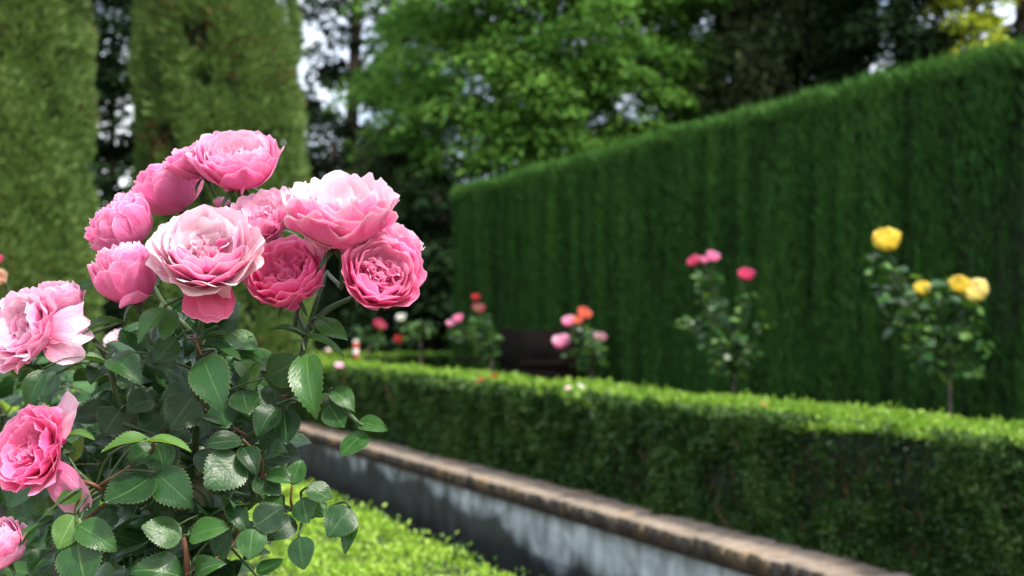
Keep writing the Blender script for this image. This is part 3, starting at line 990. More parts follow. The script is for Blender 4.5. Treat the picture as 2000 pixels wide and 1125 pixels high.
def petal_grid(theta, r0, z0, L, Wd, pa, pb, pc, r, nu=13, nv=12, ruffle=.05, notch=.05, roll=.06, cup=1.08, tw=0.0, jag=.02, curl=0.0, arc=None):
    """one petal: angles (deg from the rose axis) at its base, middle and tip, or arc=(radius, sweep, lip); returns verts, uv"""
    t = np.linspace(0, 1, nv)
    s = np.linspace(-1, 1, nu)
    ph1, ph2, ph3, ph4 = r.uniform(0, 6.28, 4)
    f1, f2 = r.uniform(1.2, 2.4), r.uniform(3.0, 5.0)
    tt = np.linspace(0, 1, 60)
    if arc is not None:
        rho, psi, lip = arc
        L = rho * math.radians(psi)
        phi = 90 - psi * tt + lip * np.clip((tt - .72) / .28, 0, 1) ** 1.5
    else:
        phi = np.where(tt < .45, pa + (pb - pa) * (tt / .45) ** .8, pb + (pc - pb) * (np.clip(tt - .45, 0, 1) / .55) ** 1.6)
    phi = np.radians(phi)
    dr = np.sin(phi) * L / 59
    dz = np.cos(phi) * L / 59
    rr = r0 + np.concatenate([[0], np.cumsum(dr[:-1])])
    zz = z0 + np.concatenate([[0], np.cumsum(dz[:-1])])
    SS, TT = np.meshgrid(s, t)                     # rows t
    rim = 1 - .26 * np.abs(SS) ** 2.8 - notch * np.exp(-(SS / .22) ** 2) + jag * (np.sin(SS * 7 + ph4) + .7 * np.sin(SS * 13 + ph1))
    Te = TT * np.clip(rim, .2, 1.05)
    ri = np.interp(Te, tt, rr)
    zi = np.interp(Te, tt, zz)
    pi_ = np.interp(Te, tt, phi)
    wid = Wd * (.22 + .78 * np.sin(np.pi / 2 * np.clip(TT * 1.35, 0, 1)))
    rc = np.maximum(np.maximum(ri, .16) * cup, .14)
    lat = SS * wid
    al = lat / rc
    al = np.clip(al, -2.2, 2.2)
    flat_ = np.clip((np.degrees(pi_) - 70) / 60, 0, 1) * np.clip(TT * 1.5 - .3, 0, 1)   # laid-back parts of a petal flatten out
    rad = (ri - rc + rc * np.cos(al)) * (1 - flat_) + (ri - .25 * lat ** 2 / np.maximum(rc, .2)) * flat_
    tan = rc * np.sin(al) * (1 - flat_) + lat * flat_
    d = ruffle * Te ** 2 * (np.sin(SS * f1 * 2 + ph1) + .55 * np.sin(SS * f2 * 1.6 + ph2 + TT * 2)) + .35 * ruffle * np.sin(TT * 5 + ph3 + SS * 2)
    d = d + .22 * ruffle * np.sin(SS * 5.5 + ph2 + TT * 3) * np.sin(TT * 9 + ph4) * TT
    d = d + roll * np.abs(SS) ** 3 * TT ** 1.5 + curl * TT ** 4
    rad = rad + d * np.cos(pi_)
    zi = zi - d * np.sin(pi_)
    tan = tan + tw * (TT ** 1.5) * wid
    c, s_ = math.cos(theta), math.sin(theta)
    X = rad * c - tan * s_
    Y = rad * s_ + tan * c
    V = np.stack([X, Y, zi], -1).reshape(-1, 3)
    uv = np.stack([(SS + 1) / 2, TT], -1).reshape(-1, 2)
    return V, uv


def grid_quads(nu, nv, off=0):
    i, j = np.meshgrid(np.arange(nv - 1), np.arange(nu - 1), indexing='ij')
    i, j = i.ravel(), j.ravel()
    return np.stack([i * nu + j, i * nu + j + 1, (i + 1) * nu + j + 1, (i + 1) * nu + j], 1) + off


KINDS = {
    # outer petals lie on nested bowls (inner value, outer value): radius, sweep, lip, lift; ruf = waviness
    'open':  dict(n=42, rho=(.46, 1.12), psi=(118, 58), lip=(15, 62), lift=(.22, 0), W=(.30, .58), inner=40, ir=.60, ih=(.34, .60), ruf=.05),
    'cup':   dict(n=38, rho=(.50, 1.00), psi=(122, 86), lip=(12, 34), lift=(.24, 0), W=(.32, .58), inner=42, ir=.55, ih=(.50, .80), ruf=.05),
    'bowl':  dict(n=30, rho=(.55, 1.18), psi=(105, 66), lip=(10, 20), lift=(.14, 0), W=(.36, .72), inner=36, ir=.50, ih=(.36, .66), ruf=.085),
    'globe': dict(n=42, rho=(.50, 1.00), psi=(146, 90), lip=(26, 16), lift=(.50, 0), W=(.32, .64), inner=30, ir=.46, ih=(1.0, 1.34), ruf=.05),
    'loose': dict(n=32, rho=(.46, 1.15), psi=(105, 62), lip=(10, 52), lift=(.20, 0), W=(.34, .62), inner=28, ir=.5, ih=(.36, .62), ruf=.09),
}


def rose_geometry(kind, seed, nu=13, nv=12, scale_n=1.0):
    """list of outer petals (V, uv), and the merged inner ruffle, scaled to radius 1"""
    k = KINDS[kind]
    r = np.random.default_rng(seed)
    n = int(k['n'] * scale_n)
    out = []
    off = r.uniform(0, 6.28)

    def lp(a, f, p=1.0):
        return a[0] + (a[1] - a[0]) * f ** p
    for i in range(n):
        f = (i + 1) / n
        th = off + i * GOLD + r.normal(0, .12)
        V, uv = petal_grid(th, .03, lp(k['lift'], f), 0, lp(k['W'], f, .7) * r.uniform(.88, 1.14), 0, 0, 0, r, nu, nv,
                           k['ruf'] * (.6 + .6 * f), roll=r.uniform(-.03, .09), curl=r.uniform(-.02, .05) * f, notch=r.uniform(.0, .09), jag=r.uniform(.01, .03),
                           arc=(lp(k['rho'], f) * r.uniform(.97, 1.03), lp(k['psi'], f, 1.1) * r.uniform(.94, 1.06), lp(k['lip'], f, 1.3) + r.normal(0, 9)))
        out.append((V, uv))
    # ruffled heart: short petals standing in folded groups
    IV, IU, IQ, m = [], [], [], 0
    groups = 5
    gth = off + np.arange(groups) * 2 * math.pi / groups + r.normal(0, .25, groups)
    ni = int(k['inner'] * scale_n)
    for i in range(ni):
        gi = i % groups
        rad = k['ir'] * math.sqrt((i + .4) / ni)
        th = gth[gi] + r.normal(0, .42)
        face = th + (0 if r.random() < .55 else r.choice([math.pi / 2, -math.pi / 2])) + r.normal(0, .4)
        top = r.uniform(*k['ih']) * (1.0 - .10 * rad)
        L = r.uniform(.46, .72)
        V, uv = petal_grid(face, .0, 0, L, .18 + .20 * r.random(), r.uniform(5, 30), r.uniform(-12, 10), r.uniform(0, 70), r, 9, 8, .07, notch=.1,
                           cup=r.uniform(.7, 1.6), roll=r.uniform(-.1, .1), jag=.03)
        V = V + np.array([math.cos(th) * rad - math.cos(face) * .10, math.sin(th) * rad - math.sin(face) * .10, top - L * .85])
        IV.append(V); IU.append(uv); IQ.append(grid_quads(9, 8, m)); m += len(V)
    allr = max(np.percentile(np.linalg.norm(V[:, :2], axis=1), 96) for V, _ in out)
    sc = 1 / allr
    out = [(V * sc, uv) for V, uv in out]
    return out, (np.concatenate(IV) * sc, np.concatenate(IU), np.concatenate(IQ)), sc


def axis_frame(d, spin=0.0):
    z = Vector(d).normalized()
    x = Vector((1, 0, 0)) - z * z.x
    if x.length < .1:
        x = Vector((0, 1, 0)) - z * z.y
    x.normalize()
    y = z.cross(x)
    m = Matrix((x, y, z)).transposed().to_4x4()
    return m @ Matrix.Rotation(spin, 4, 'Z')


def hip_mesh(R):
    """green hip under the bloom with five sepals"""
    mb = MB()
    prof = [(.0, -.30), (.06, -.29), (.10, -.22), (.115, -.12), (.10, -.03), (.14, .02)]
    k = 10
    V, q = [], []
    for (rr, zz) in prof:
        for j in range(k):
            a = 2 * math.pi * j / k
            V.append((rr * R * math.cos(a), rr * R * math.sin(a), zz * R))
    for i in range(len(prof) - 1):
        for j in range(k):
            q.append((i * k + j, i * k + (j + 1) % k, (i + 1) * k + (j + 1) % k, (i + 1) * k + j))
    mb.add(V, q)
    for j in range(5):
        a = 2 * math.pi * j / 5 + .3
        pts = [(.10, -.03, .05), (.30, -.10, .075), (.48, -.24, .05), (.60, -.42, .004)]
        V, q = [], []
        for (rr, zz, ww) in pts:
            for sgn in (-1, 1):
                x, y = rr, sgn * ww
                V.append(((x * math.cos(a) - y * math.sin(a)) * R, (x * math.sin(a) + y * math.cos(a)) * R, zz * R))
        for i in range(3):
            q.append((2 * i, 2 * i + 1, 2 * i + 3, 2 * i + 2))
        mb.add(V, q)
    return mb.mesh('rose', M['green_stem'], True)


def add_rose(parent, px, py, Y, Rpx, d, kind, seed, mat, inner_mat=None, zc=.35, spin=0.0, extra=(), label=None, sq=1.0, minor=None):
    """a rose on the bush: hip with sepals > petal, petal ..., and the ruffled heart as one piece"""
    R = Rpx * Y / F
    fr = axis_frame(d, 0)
    centre = P(px, py, Y)
    base = centre - fr.to_3x3() @ Vector((0, 0, zc * R))
    Mw = Matrix.Translation(base) @ fr
    e = link('rose', hip_mesh(R), parent, mat=world_inv(parent) @ Mw)
    if label:
        e['label'] = label
    pets, (IV, IU, IQ), sc = rose_geometry(kind, seed)
    nin = len(pets) - 19
    m0 = len(IV)
    for k_, (V, uv) in enumerate(pets[:nin]):
        IV = np.concatenate([IV, V]); IU = np.concatenate([IU, uv]); IQ = np.concatenate([IQ, grid_quads(13, 12, m0 + k_ * len(V))])
    pets = pets[nin:]
    Rz = np.array(Matrix.Rotation(spin, 3, 'Z'))
    for V, uv in pets:
        V = (V @ Rz.T) * np.array([R, R, R * sq])
        link('petal', mesh_np('petal', V, grid_quads(13, 12), M[mat], True, uv), e)
    me = mesh_np('heart_petal', (IV @ Rz.T) * np.array([R, R, R * sq]), IQ, M[inner_mat or mat], True, IU)
    link('heart_petal', me, e, 'stuff')
    for (thd, L, Wd, pa, pb, pc, m2, rz) in extra:
        r = np.random.default_rng(seed * 7 + int(thd) + 400)
        V, uv = petal_grid(R_(thd), .10, rz, L, Wd, pa, pb, pc, r, 11, 10, .11, roll=.05, jag=.045)
        link('petal', mesh_np('petal', V * R, grid_quads(11, 10), M[m2], True, uv), e)
    return base, -(fr.to_3x3() @ Vector((0, 0, 1))), R


# leaflets: toothed outline, folded along the rib
def leaf_mesh(name, mat, seed, wide=1.0, teeth=14, fold=.16, bend=.10):
    r = np.random.default_rng(seed)
    rows = teeth * 2 + 1
    V, uv = [], []
    tw = r.uniform(-.05, .05)
    p1 = r.uniform(0, 6)
    for i in range(rows):
        t = i / (rows - 1)
        half = .5 * (math.sin(math.pi * min(1, max(0, t)) ** .80) ** .78) * (1 - .10 * t)
        tooth = 1.06 if i % 2 else .95
        for s in (-1, -.55, 0, .55, 1):
            f = half * s * (tooth if abs(s) == 1 else 1)
            y = t + (-.018 if (abs(s) == 1 and i % 2 == 0 and 0 < i < rows - 1) else 0) + (.012 if (abs(s) == 1 and i % 2) else 0)
            z = fold * abs(f) * 1.2 - bend * 4 * (t - .5) ** 2 + .022 * math.sin(t * 9 + s * 2 + p1) * abs(s) + tw * s * t
            V.append((f * wide, y, z))
            uv.append((.5 + s * .5, t))
    q = grid_quads(5, rows)
    return mesh_np(name, V, q, mat, True, uv)


LEAF = {k: [leaf_mesh('leaf', M[k], i + 3, wide=[1, .9, 1.06, 1, 1.0, .86, 1.1, .92][i], fold=[.12, .22, .05, .30, -.06, .28, .10, .18][i], bend=[.08, .16, .02, .12, .05, .2, -.05, .1][i]) for i in range(8)] for k in ('leaf_dark', 'leaf_mid', 'leaf_fresh')}


def place_leaf(parent, base, tip, width, nrm, mat, var=0, name='leaf'):
    base, tip = Vector(base), Vector(tip)
    y = tip - base
    L = y.length
    y.normalize()
    z = Vector(nrm) - y * Vector(nrm).dot(y)
    z.normalize()
    x = y.cross(z)
    width *= 1.16
    m = Matrix((x * width, y * L, z * (.5 * (L + width)))).transposed().to_4x4()
    m.translation = base
    return link(name, LEAF[mat][var % 8], parent, mat=world_inv(parent) @ m)


def tube_part(parent, name, pts, radii, mat, sides=8):
    b = MB()
    b.tube(pts, radii, sides)
    me = b.mesh(name, mat, True)
    me.transform(world_inv(parent))
    return link(name, me, parent)


# ------------------------------------------------------------------ the pink rose bush in front
YB = 1.0
pb_ = P(385, HOR, 1.10)
bush = empty('rose_bush', (pb_.x, pb_.y, 0), 'large pink rose bush in front with full double blooms and glossy dark leaves', 'rose bush')
# canes
J = P(380, 905, 1.10)
tube_part(bush, 'trunk', spline([(pb_.x + .02, pb_.y + .03, 0), (pb_.x - .005, pb_.y + .015, .6), P(400, 1240, 1.2), J]), list(np.linspace(.011, .006, 16)), M['woody_stem'])
canes = [
    [J, P(384, 800, 1.08), P(388, 700, 1.06), P(392, 640, 1.05), P(400, 585, 1.05)],
    [P(388, 668, 1.055), P(355, 630, 1.05), P(318, 590, 1.06), P(300, 555, 1.07)],
    [J, P(470, 860, 1.06), P(545, 815, 1.05), P(575, 740, 1.03), P(598, 660, 1.03), P(618, 590, 1.04), P(640, 530, 1.06)],
    [P(604, 640, 1.03), P(640, 605, 1.04), P(690, 580, 1.05)],
    [P(398, 600, 1.05), P(425, 520, 1.10), P(440, 440, 1.11), P(445, 385, 1.11)],
    [P(400, 560, 1.06), P(370, 480, 1.14), P(350, 430, 1.14)],
    [P(596, 655, 1.03), P(575, 600, 1.05), P(566, 570, 1.07)],
    [P(560, 780, 1.05), P(600, 790, 1.02), P(655, 788, 1.0), P(700, 826, .99)],
    [J, P(300, 860, 1.06), P(235, 790, 1.06), P(215, 720, 1.05), P(180, 660, 1.04), P(135, 645, 1.03)],
    [J, P(320, 960, 1.04), P(250, 985, 1.02), P(195, 958, 1.0), P(150, 920, .995)],
    [J, P(450, 960, 1.03), P(540, 985, 1.01), P(610, 1010, 1.0)],
]
for c in canes:
    sp = spline(c, 5)
    tube_part(bush, 'cane', sp, list(np.linspace(.0032, .0016, len(sp))), M['green_stem'])
sp = spline([P(200, 955, 1.0), P(178, 945, .995), P(150, 935, .995), P(118, 910, 1.0), P(90, 890, 1.01)], 5)
tube_part(bush, 'cane', sp, list(np.linspace(.0019, .0013, len(sp))), M['red_stem'])
sp = spline([P(188, 955, 1.0), P(160, 975, .99), P(148, 1005, .985), P(147, 1060, .98)], 5)
tube_part(bush, 'cane', sp, list(np.linspace(.0026, .0016, len(sp))), M['red_stem'])
sp = spline([P(372, 1150, .985), P(366, 1115, .975), P(364, 1080, .972), P(358, 1046, .972)], 5)
tube_part(bush, 'cane', sp, list(np.linspace(.0026, .0018, len(sp))), M['red_stem'])

ROSES = [
    # px, py, Y, Rpx, axis (x right, y away, z up), kind, seed, mat, heart, zc, spin
    dict(px=406, py=506, Y=.985, Rpx=112, d=(.10, -.72, .70), kind='open', seed=5, mat='pet_pale', inner_mat='pet_pale', zc=.30, spin=.4,
         extra=[(-86, .84, .44, 98, 132, 150, 'pet_deep', -.05), (-66, .74, .34, 98, 126, 142, 'pet_deep', -.07)]),
    dict(px=466, py=318, Y=1.06, Rpx=91, d=(.05, -.52, .84), kind='cup', seed=12, mat='pet_mid', inner_mat='pet_blush', zc=.52, spin=1.),
    dict(px=386, py=312, Y=1.09, Rpx=66, d=(-.35, -.30, .85), kind='cup', seed=13, mat='pet_mid', zc=.5),
    dict(px=334, py=372, Y=1.13, Rpx=72, d=(-.42, -.12, .86), kind='globe', seed=14, mat='pet_mid', zc=.62, spin=.5),
    dict(px=240, py=444, Y=1.08, Rpx=74, d=(-.62, -.22, .70), kind='globe', seed=15, mat='pet_mid', zc=.62, spin=1.7),
    dict(px=250, py=546, Y=1.0, Rpx=69, sq=1.3, d=(-.28, -.14, .92), kind='globe', seed=17, mat='pet_mid', inner_mat='pet_blush', zc=.66, spin=2.1,
         extra=[(-70, .95, .55, 95, 70, 60, 'pet_mid', -.02)]),
    dict(px=512, py=424, Y=1.04, Rpx=84, d=(-.25, -.62, .74), kind='loose', seed=18, mat='pet_blush', zc=.42, spin=.2),
    dict(px=668, py=430, Y=1.0, Rpx=116, sq=1.25, d=(.06, -.40, .90), kind='bowl', seed=19, mat='pet_pale', inner_mat='pet_pale', zc=.42, spin=.9),
    dict(px=560, py=540, Y=1.01, Rpx=86, d=(-.10, -.76, .64), kind='cup', seed=20, mat='pet_hot', zc=.50, spin=2.4),
    dict(px=742, py=537, Y=.995, Rpx=86, d=(.32, -.88, .36), kind='cup', seed=21, mat='pet_hot', inner_mat='pet_mid', zc=.48, spin=.7),
    dict(px=778, py=478, Y=1.06, Rpx=50, d=(.5, -.3, .8), kind='cup', seed=22, mat='pet_blush', zc=.4),
    dict(px=52, py=645, Y=.985, Rpx=92, d=(-.50, -.70, .35), kind='loose', seed=23, mat='pet_blush', inner_mat='pet_blush', zc=.35, spin=.3,
         extra=[(-20, 1.2, .5, 92, 110, 125, 'pet_blush', 0), (20, 1.1, .5, 92, 105, 120, 'pet_blush', 0)]),
    dict(px=108, py=594, Y=1.07, Rpx=58, d=(-.1, -.25, .95), kind='globe', seed=24, mat='pet_blush', zc=.6, spin=.3),
    dict(px=66, py=882, Y=.985, Rpx=98, d=(-.45, -.80, .32), kind='loose', seed=25, mat='pet_hot', inner_mat='pet_hot', zc=.35, spin=1.3,
         extra=[(-62, 1.35, .40, 95, 125, 140, 'pet_mid', 0), (62, 1.25, .34, 80, 85, 100, 'pet_blush', 0)]),
    dict(px=432, py=398, Y=1.10, Rpx=17, d=(.15, -.35, .9), kind='globe', seed=31, mat='pet_blush', zc=.6),
    dict(px=2, py=1072, Y=.975, Rpx=62, d=(-.2, -.55, .8), kind='globe', seed=26, mat='pet_blush', zc=.5, spin=.8),
]
stalk_to = [P(396, 610, 1.05), P(445, 395, 1.11), P(440, 420, 1.11), P(352, 432, 1.14), P(306, 560, 1.07), P(318, 592, 1.06), P(560, 590, 1.06), P(640, 535, 1.06),
            P(575, 640, 1.04), P(690, 582, 1.05), P(690, 590, 1.05), P(150, 650, 1.035), P(150, 655, 1.04), P(135, 915, 1.0), P(438, 440, 1.11), P(110, 1090, 1.0)]
for k, tgt in zip(ROSES, stalk_to):
    base, back, R = add_rose(bush, **k)
    p0 = base + back * R * .28
    mid = p0 + back * min(.05, (tgt - p0).length * .45)
    sp = spline([tgt, mid.lerp(tgt, .3), mid, p0], 4)
    tube_part(bush, 'rose_stalk', sp, list(np.linspace(.0019, .0015, len(sp))), M['green_stem'])

# leaflets that can be followed one by one in the photo: base px, tip px, width px, Y base, Y tip, material, shape
LV = [
    ((393, 692), (437, 800), 74, .985, .955, 'leaf_dark', 0), ((594, 684), (613, 812), 74, .985, .965, 'leaf_mid', 1),
    ((648, 757), (692, 800), 46, 1.0, .99, 'leaf_mid', 1), ((642, 790), (672, 836), 44, 1.0, .99, 'leaf_mid', 2),
    ((697, 822), (756, 837), 34, .995, .98, 'leaf_mid', 0), ((714, 842), (664, 888), 54, .99, .98, 'leaf_mid', 0),
    ((570, 946), (588, 896), 42, .99, 1.0, 'leaf_mid', 0), ((602, 950), (649, 978), 44, .985, .98, 'leaf_mid', 2),
    ((590, 972), (600, 1022), 52, .985, .975, 'leaf_mid', 2), ((684, 990), (640, 1048), 64, .98, .97, 'leaf_dark', 0),
    ((691, 1014), (672, 1080), 32, .985, .975, 'leaf_mid', 1), ((583, 1047), (592, 1112), 54, .975, .965, 'leaf_dark', 0),
    ((578, 1014), (522, 1052), 52, .985, .975, 'leaf_dark', 1), ((494, 1030), (486, 1093), 54, .975, .965, 'leaf_mid', 0),
    ((497, 1028), (555, 988), 54, .975, .98, 'leaf_dark', 2), ((447, 978), (484, 1040), 44, .985, .975, 'leaf_dark', 1),
    ((472, 892), (400, 952), 76, .985, .965, 'leaf_dark', 2), ((474, 868), (502, 924), 46, .985, .975, 'leaf_dark', 1),
    ((474, 858), (392, 868), 50, .99, .98, 'leaf_dark', 0), ((298, 934), (206, 985), 88, .98, .955, 'leaf_dark', 2),
    ((304, 922), (376, 988), 70, .975, .96, 'leaf_dark', 0), ((357, 1046), (277, 1026), 64, .97, .96, 'leaf_mid', 0),
    ((366, 1046), (443, 1026), 54, .97, .96, 'leaf_mid', 0), ((420, 1085), (455, 1030), 56, .99, .985, 'leaf_dark', 2),
    ((362, 1122), (256, 1108), 74, .97, .96, 'leaf_mid', 1), ((372, 1122), (432, 1096), 52, .97, .96, 'leaf_mid', 1),
    ((150, 1022), (228, 1072), 56, .97, .96, 'leaf_mid', 0), ((146, 1004), (112, 1072), 56, .975, .965, 'leaf_fresh', 0),
    ((148, 1052), (168, 1150), 84, .97, .955, 'leaf_mid', 0), ((76, 1018), (18, 1102), 36, .97, .965, 'leaf_mid', 3),
    ((298, 856), (196, 876), 44, .975, .965, 'leaf_fresh', 3), ((286, 856), (374, 876), 30, .975, .965, 'leaf_fresh', 3),
    ((300, 868), (250, 905), 52, .99, .985, 'leaf_dark', 1), ((308, 868), (322, 925), 50, .99, .98, 'leaf_dark', 2),
    ((243, 622), (150, 652), 40, 1.0, .985, 'leaf_mid', 3), ((212, 703), (104, 702), 30, .99, .98, 'leaf_mid', 3),
    ((184, 552), (146, 561), 22, 1.08, 1.08, 'leaf_mid', 1), ((212, 690), (276, 743), 60, .99, .975, 'leaf_dark', 1),
    ((206, 706), (172, 745), 50, 1.0, .99, 'leaf_dark', 1),
    ((322, 598), (266, 668), 40, .985, .975, 'leaf_mid', 3), ((338, 604), (318, 664), 36, .995, .99, 'leaf_mid', 2),
    ((392, 660), (462, 654), 26, 1.0, .99, 'leaf_mid', 3), ((390, 670), (472, 698), 34, 1.0, .985, 'leaf_dark', 3),
    ((452, 650), (502, 686), 42, 1.10, 1.09, 'leaf_mid', 2), ((470, 684), (543, 726), 52, 1.10, 1.08, 'leaf_mid', 2),
    ((592, 652), (528, 638), 30, 1.0, .99, 'leaf_dark', 3), ((620, 622), (678, 664), 36, 1.02, 1.0, 'leaf_mid', 2),
    ((596, 652), (674, 692), 20, 1.0, .985, 'leaf_mid', 3), ((545, 770), (562, 712), 52, 1.03, 1.03, 'leaf_dark', 3),
    ((470, 700), (498, 760), 50, 1.04, 1.03, 'leaf_fresh', 1), ((540, 790), (500, 850), 55, 1.01, 1.0, 'leaf_dark', 1),
    ((555, 800), (560, 870), 54, 1.02, 1.01, 'leaf_dark', 2), ((520, 880), (556, 880), 48, 1.0, .99, 'leaf_dark', 1),
    ((500, 930), (548, 965), 50, 1.0, .99, 'leaf_dark', 0), ((520, 925), (575, 940), 42, .995, .99, 'leaf_mid', 1),
    ((545, 968), (515, 1010), 40, .995, .985, 'leaf_mid', 2), ((380, 760), (310, 800), 62, 1.03, 1.01, 'leaf_dark', 1),
    ((376, 775), (330, 840), 64, 1.02, 1.0, 'leaf_dark', 2), ((300, 775), (245, 800), 60, 1.03, 1.02, 'leaf_dark', 1),
    ((235, 800), (200, 850), 58, 1.04, 1.03, 'leaf_dark', 2), ((400, 800), (455, 830), 60, 1.02, 1.0, 'leaf_dark', 1),
    ((290, 690), (345, 720), 46, 1.03, 1.02, 'leaf_dark', 2), ((345, 660), (300, 710), 44, 1.03, 1.02, 'leaf_mid', 2),
    ((420, 700), (378, 740), 40, 1.03, 1.02, 'leaf_dark', 3), ((560, 1000), (545, 1050), 44, .995, .985, 'leaf_dark', 1),
    ((610, 985), (640, 1010), 34, .995, .99, 'leaf_mid', 2), ((655, 770), (620, 800), 34, 1.02, 1.01, 'leaf_mid', 1),
    ((130, 845), (185, 855), 24, 1.0, .99, 'leaf_fresh', 3), ((140, 900), (165, 850), 26, 1.0, .995, 'leaf_fresh', 2),
    ((160, 960), (110, 985), 40, .99, .98, 'leaf_mid', 2), ((118, 985), (60, 1000), 40, 1.0, .99, 'leaf_mid', 1),
    ((230, 1000), (190, 1030), 40, 1.01, 1.0, 'leaf_dark', 1), ((100, 1075), (55, 1125), 60, 1.0, .99, 'leaf_dark', 1),
    ((85, 720), (50, 800), 40, 1.05, 1.04, 'leaf_dark', 3), ((110, 730), (90, 790), 34, 1.06, 1.05, 'leaf_dark', 2),
]
r = np.random.default_rng(303)
cane_pts = [p for c in canes for p in spline(c, 6)]
for i, (b0, t0, wpx, y0, y1, m, var) in enumerate(LV):
    B, T = P(*b0, y0), P(*t0, y1)
    n = Vector((r.normal(0, .22), -.66, .62 + r.normal(0, .15)))
    if var == 3:
        n = Vector((r.normal(0, .2), -.25, 1.0))
    place_leaf(bush, B, T, wpx * .5 * (y0 + y1) / F, n, m, var if var == 3 or i % 2 == 0 else var + 4)
    # its stalk runs back to the nearest cane
    q = min(cane_pts, key=lambda c: (c - B).length + .35 * max(0, c.z - B.z))
    L = (q - B).length
    if L < .14:
        away = (B - T).normalized() * L * .35
        sp = spline([q, q.lerp(B + away, .6), B], 4)
        tube_part(bush, 'leaf_stalk', sp, list(np.linspace(.0013, .0009, len(sp))), M['red_stem'] if i % 6 == 0 else M['green_stem'], 5)


def compound_leaf(parent, base, dirv, size, nrm, mats, r, count=5):
    d = Vector(dirv).normalized()
    n = Vector(nrm)
    n = (n - d * n.dot(d)).normalized()
    sdv = d.cross(n)
    tipp = base + d * size * 1.05 - Vector((0, 0, size * .1))
    sp = curve_pts(base, tipp, n * size * .06, 5)
    tube_part(parent, 'leaf_stalk', sp, list(np.linspace(.0013, .0008, 5)), M['green_stem'], 4)
    spots = [(1.0, 0), (.62, 1), (.62, -1), (.25, 1), (.25, -1)][:count]
    for (t, sgn) in spots:
        b0 = sp[0].lerp(sp[-1], t)
        dd = d if sgn == 0 else (d * .35 + sdv * sgn).normalized()
        ll = size * (.62 if sgn == 0 else .52) * r.uniform(.85, 1.1)
        nn = n + Vector(r.normal(0, .25, 3))
        b1 = b0 + dd * size * .03
        place_leaf(parent, b1, b1 + dd * ll - Vector((0, 0, ll * r.uniform(.0, .3))), ll * r.uniform(.68, .8), nn, mats[int(r.integers(0, len(mats)))], int(r.integers(0, 8)))


# leaves deeper inside the bush
cnt = 0
while cnt < 44:
    px, py = r.uniform(190, 590), r.uniform(665, 1150)
    e_ = ((px - 360) / 205) ** 2 + ((py - 930) / 285) ** 2
    if e_ > 1 or py < 690 and r.random() < .5:
        continue
    if px > 520 and py < 780 or px > 470 and py > 1000 or px > 540 and py > 880:
        continue
    Yd = r.uniform(1.03, 1.24)
    B = P(px, py, Yd)
    ang = r.uniform(0, 6.28)
    dirv = Vector((math.cos(ang) * .9, -abs(r.normal(.25, .3)), math.sin(ang) * .55 - .15))
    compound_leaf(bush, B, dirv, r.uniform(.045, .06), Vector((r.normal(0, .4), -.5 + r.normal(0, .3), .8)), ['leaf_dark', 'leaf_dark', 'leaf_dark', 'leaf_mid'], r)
    cnt += 1

# the mass of leaves in the middle of the bush, too many to tell apart
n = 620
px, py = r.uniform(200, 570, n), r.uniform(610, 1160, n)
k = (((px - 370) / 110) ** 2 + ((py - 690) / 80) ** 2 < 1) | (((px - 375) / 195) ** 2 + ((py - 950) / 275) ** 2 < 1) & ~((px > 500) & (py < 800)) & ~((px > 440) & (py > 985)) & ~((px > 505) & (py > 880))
px, py = px[k], py[k]
V, U, Q, m = [], [], [], 0
wi = world_inv(bush)
for x, y in zip(px, py):
    B = P(x, y, r.uniform(1.10, 1.34))
    a = r.uniform(0, 6.28)
    yv = Vector((math.cos(a), -abs(r.normal(.2, .3)), math.sin(a) * .6 - .2)).normalized()
    nv_ = Vector((r.normal(0, .5), -.5 + r.normal(0, .4), .8))
    zv = (nv_ - yv * nv_.dot(yv)).normalized()
    L = r.uniform(.026, .036)
    mt = Matrix((yv.cross(zv) * L * .8, yv * L, zv * L)).transposed().to_4x4()
    mt.translation = B
    mt = np.array(wi @ mt)
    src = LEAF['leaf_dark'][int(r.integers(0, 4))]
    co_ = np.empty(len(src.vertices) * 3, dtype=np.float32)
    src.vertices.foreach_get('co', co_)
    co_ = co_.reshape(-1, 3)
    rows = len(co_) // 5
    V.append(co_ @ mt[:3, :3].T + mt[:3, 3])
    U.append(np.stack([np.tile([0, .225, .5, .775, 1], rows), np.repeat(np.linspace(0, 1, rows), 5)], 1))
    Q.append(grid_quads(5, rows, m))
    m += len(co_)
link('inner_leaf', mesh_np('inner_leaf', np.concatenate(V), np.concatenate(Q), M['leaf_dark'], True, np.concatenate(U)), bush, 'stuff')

# ------------------------------------------------------------------ second bush behind, on the left
p2 = P(150, HOR, 1.75)
bush2 = empty('rose_bush', (p2.x, p2.y, 0), 'blurred rose bush with red blooms behind the big pink one', 'rose bush')
J2 = P(150, 980, 1.75)
tube_part(bush2, 'trunk', spline([(p2.x, p2.y, 0), (p2.x + .02, p2.y, .5), J2]), list(np.linspace(.014, .009, 11)), M['woody_stem'])
for c in ([J2, P(190, 850, 1.75), P(260, 740, 1.72), P(282, 705, 1.70)], [J2, P(110, 860, 1.75), P(60, 770, 1.78)],
          [J2, P(260, 840, 1.72), P(380, 720, 1.7), P(432, 650, 1.7)], [J2, P(170, 800, 1.75), P(215, 700, 1.75)], [J2, P(80, 900, 1.7), P(20, 840, 1.7)],
          [J2, P(110, 760, 1.9), P(30, 600, 2.0), P(6, 535, 2.0)]):
    sp = spline(c, 5)
    tube_part(bush2, 'cane', sp, list(np.linspace(.005, .0025, len(sp))), M['green_stem'])
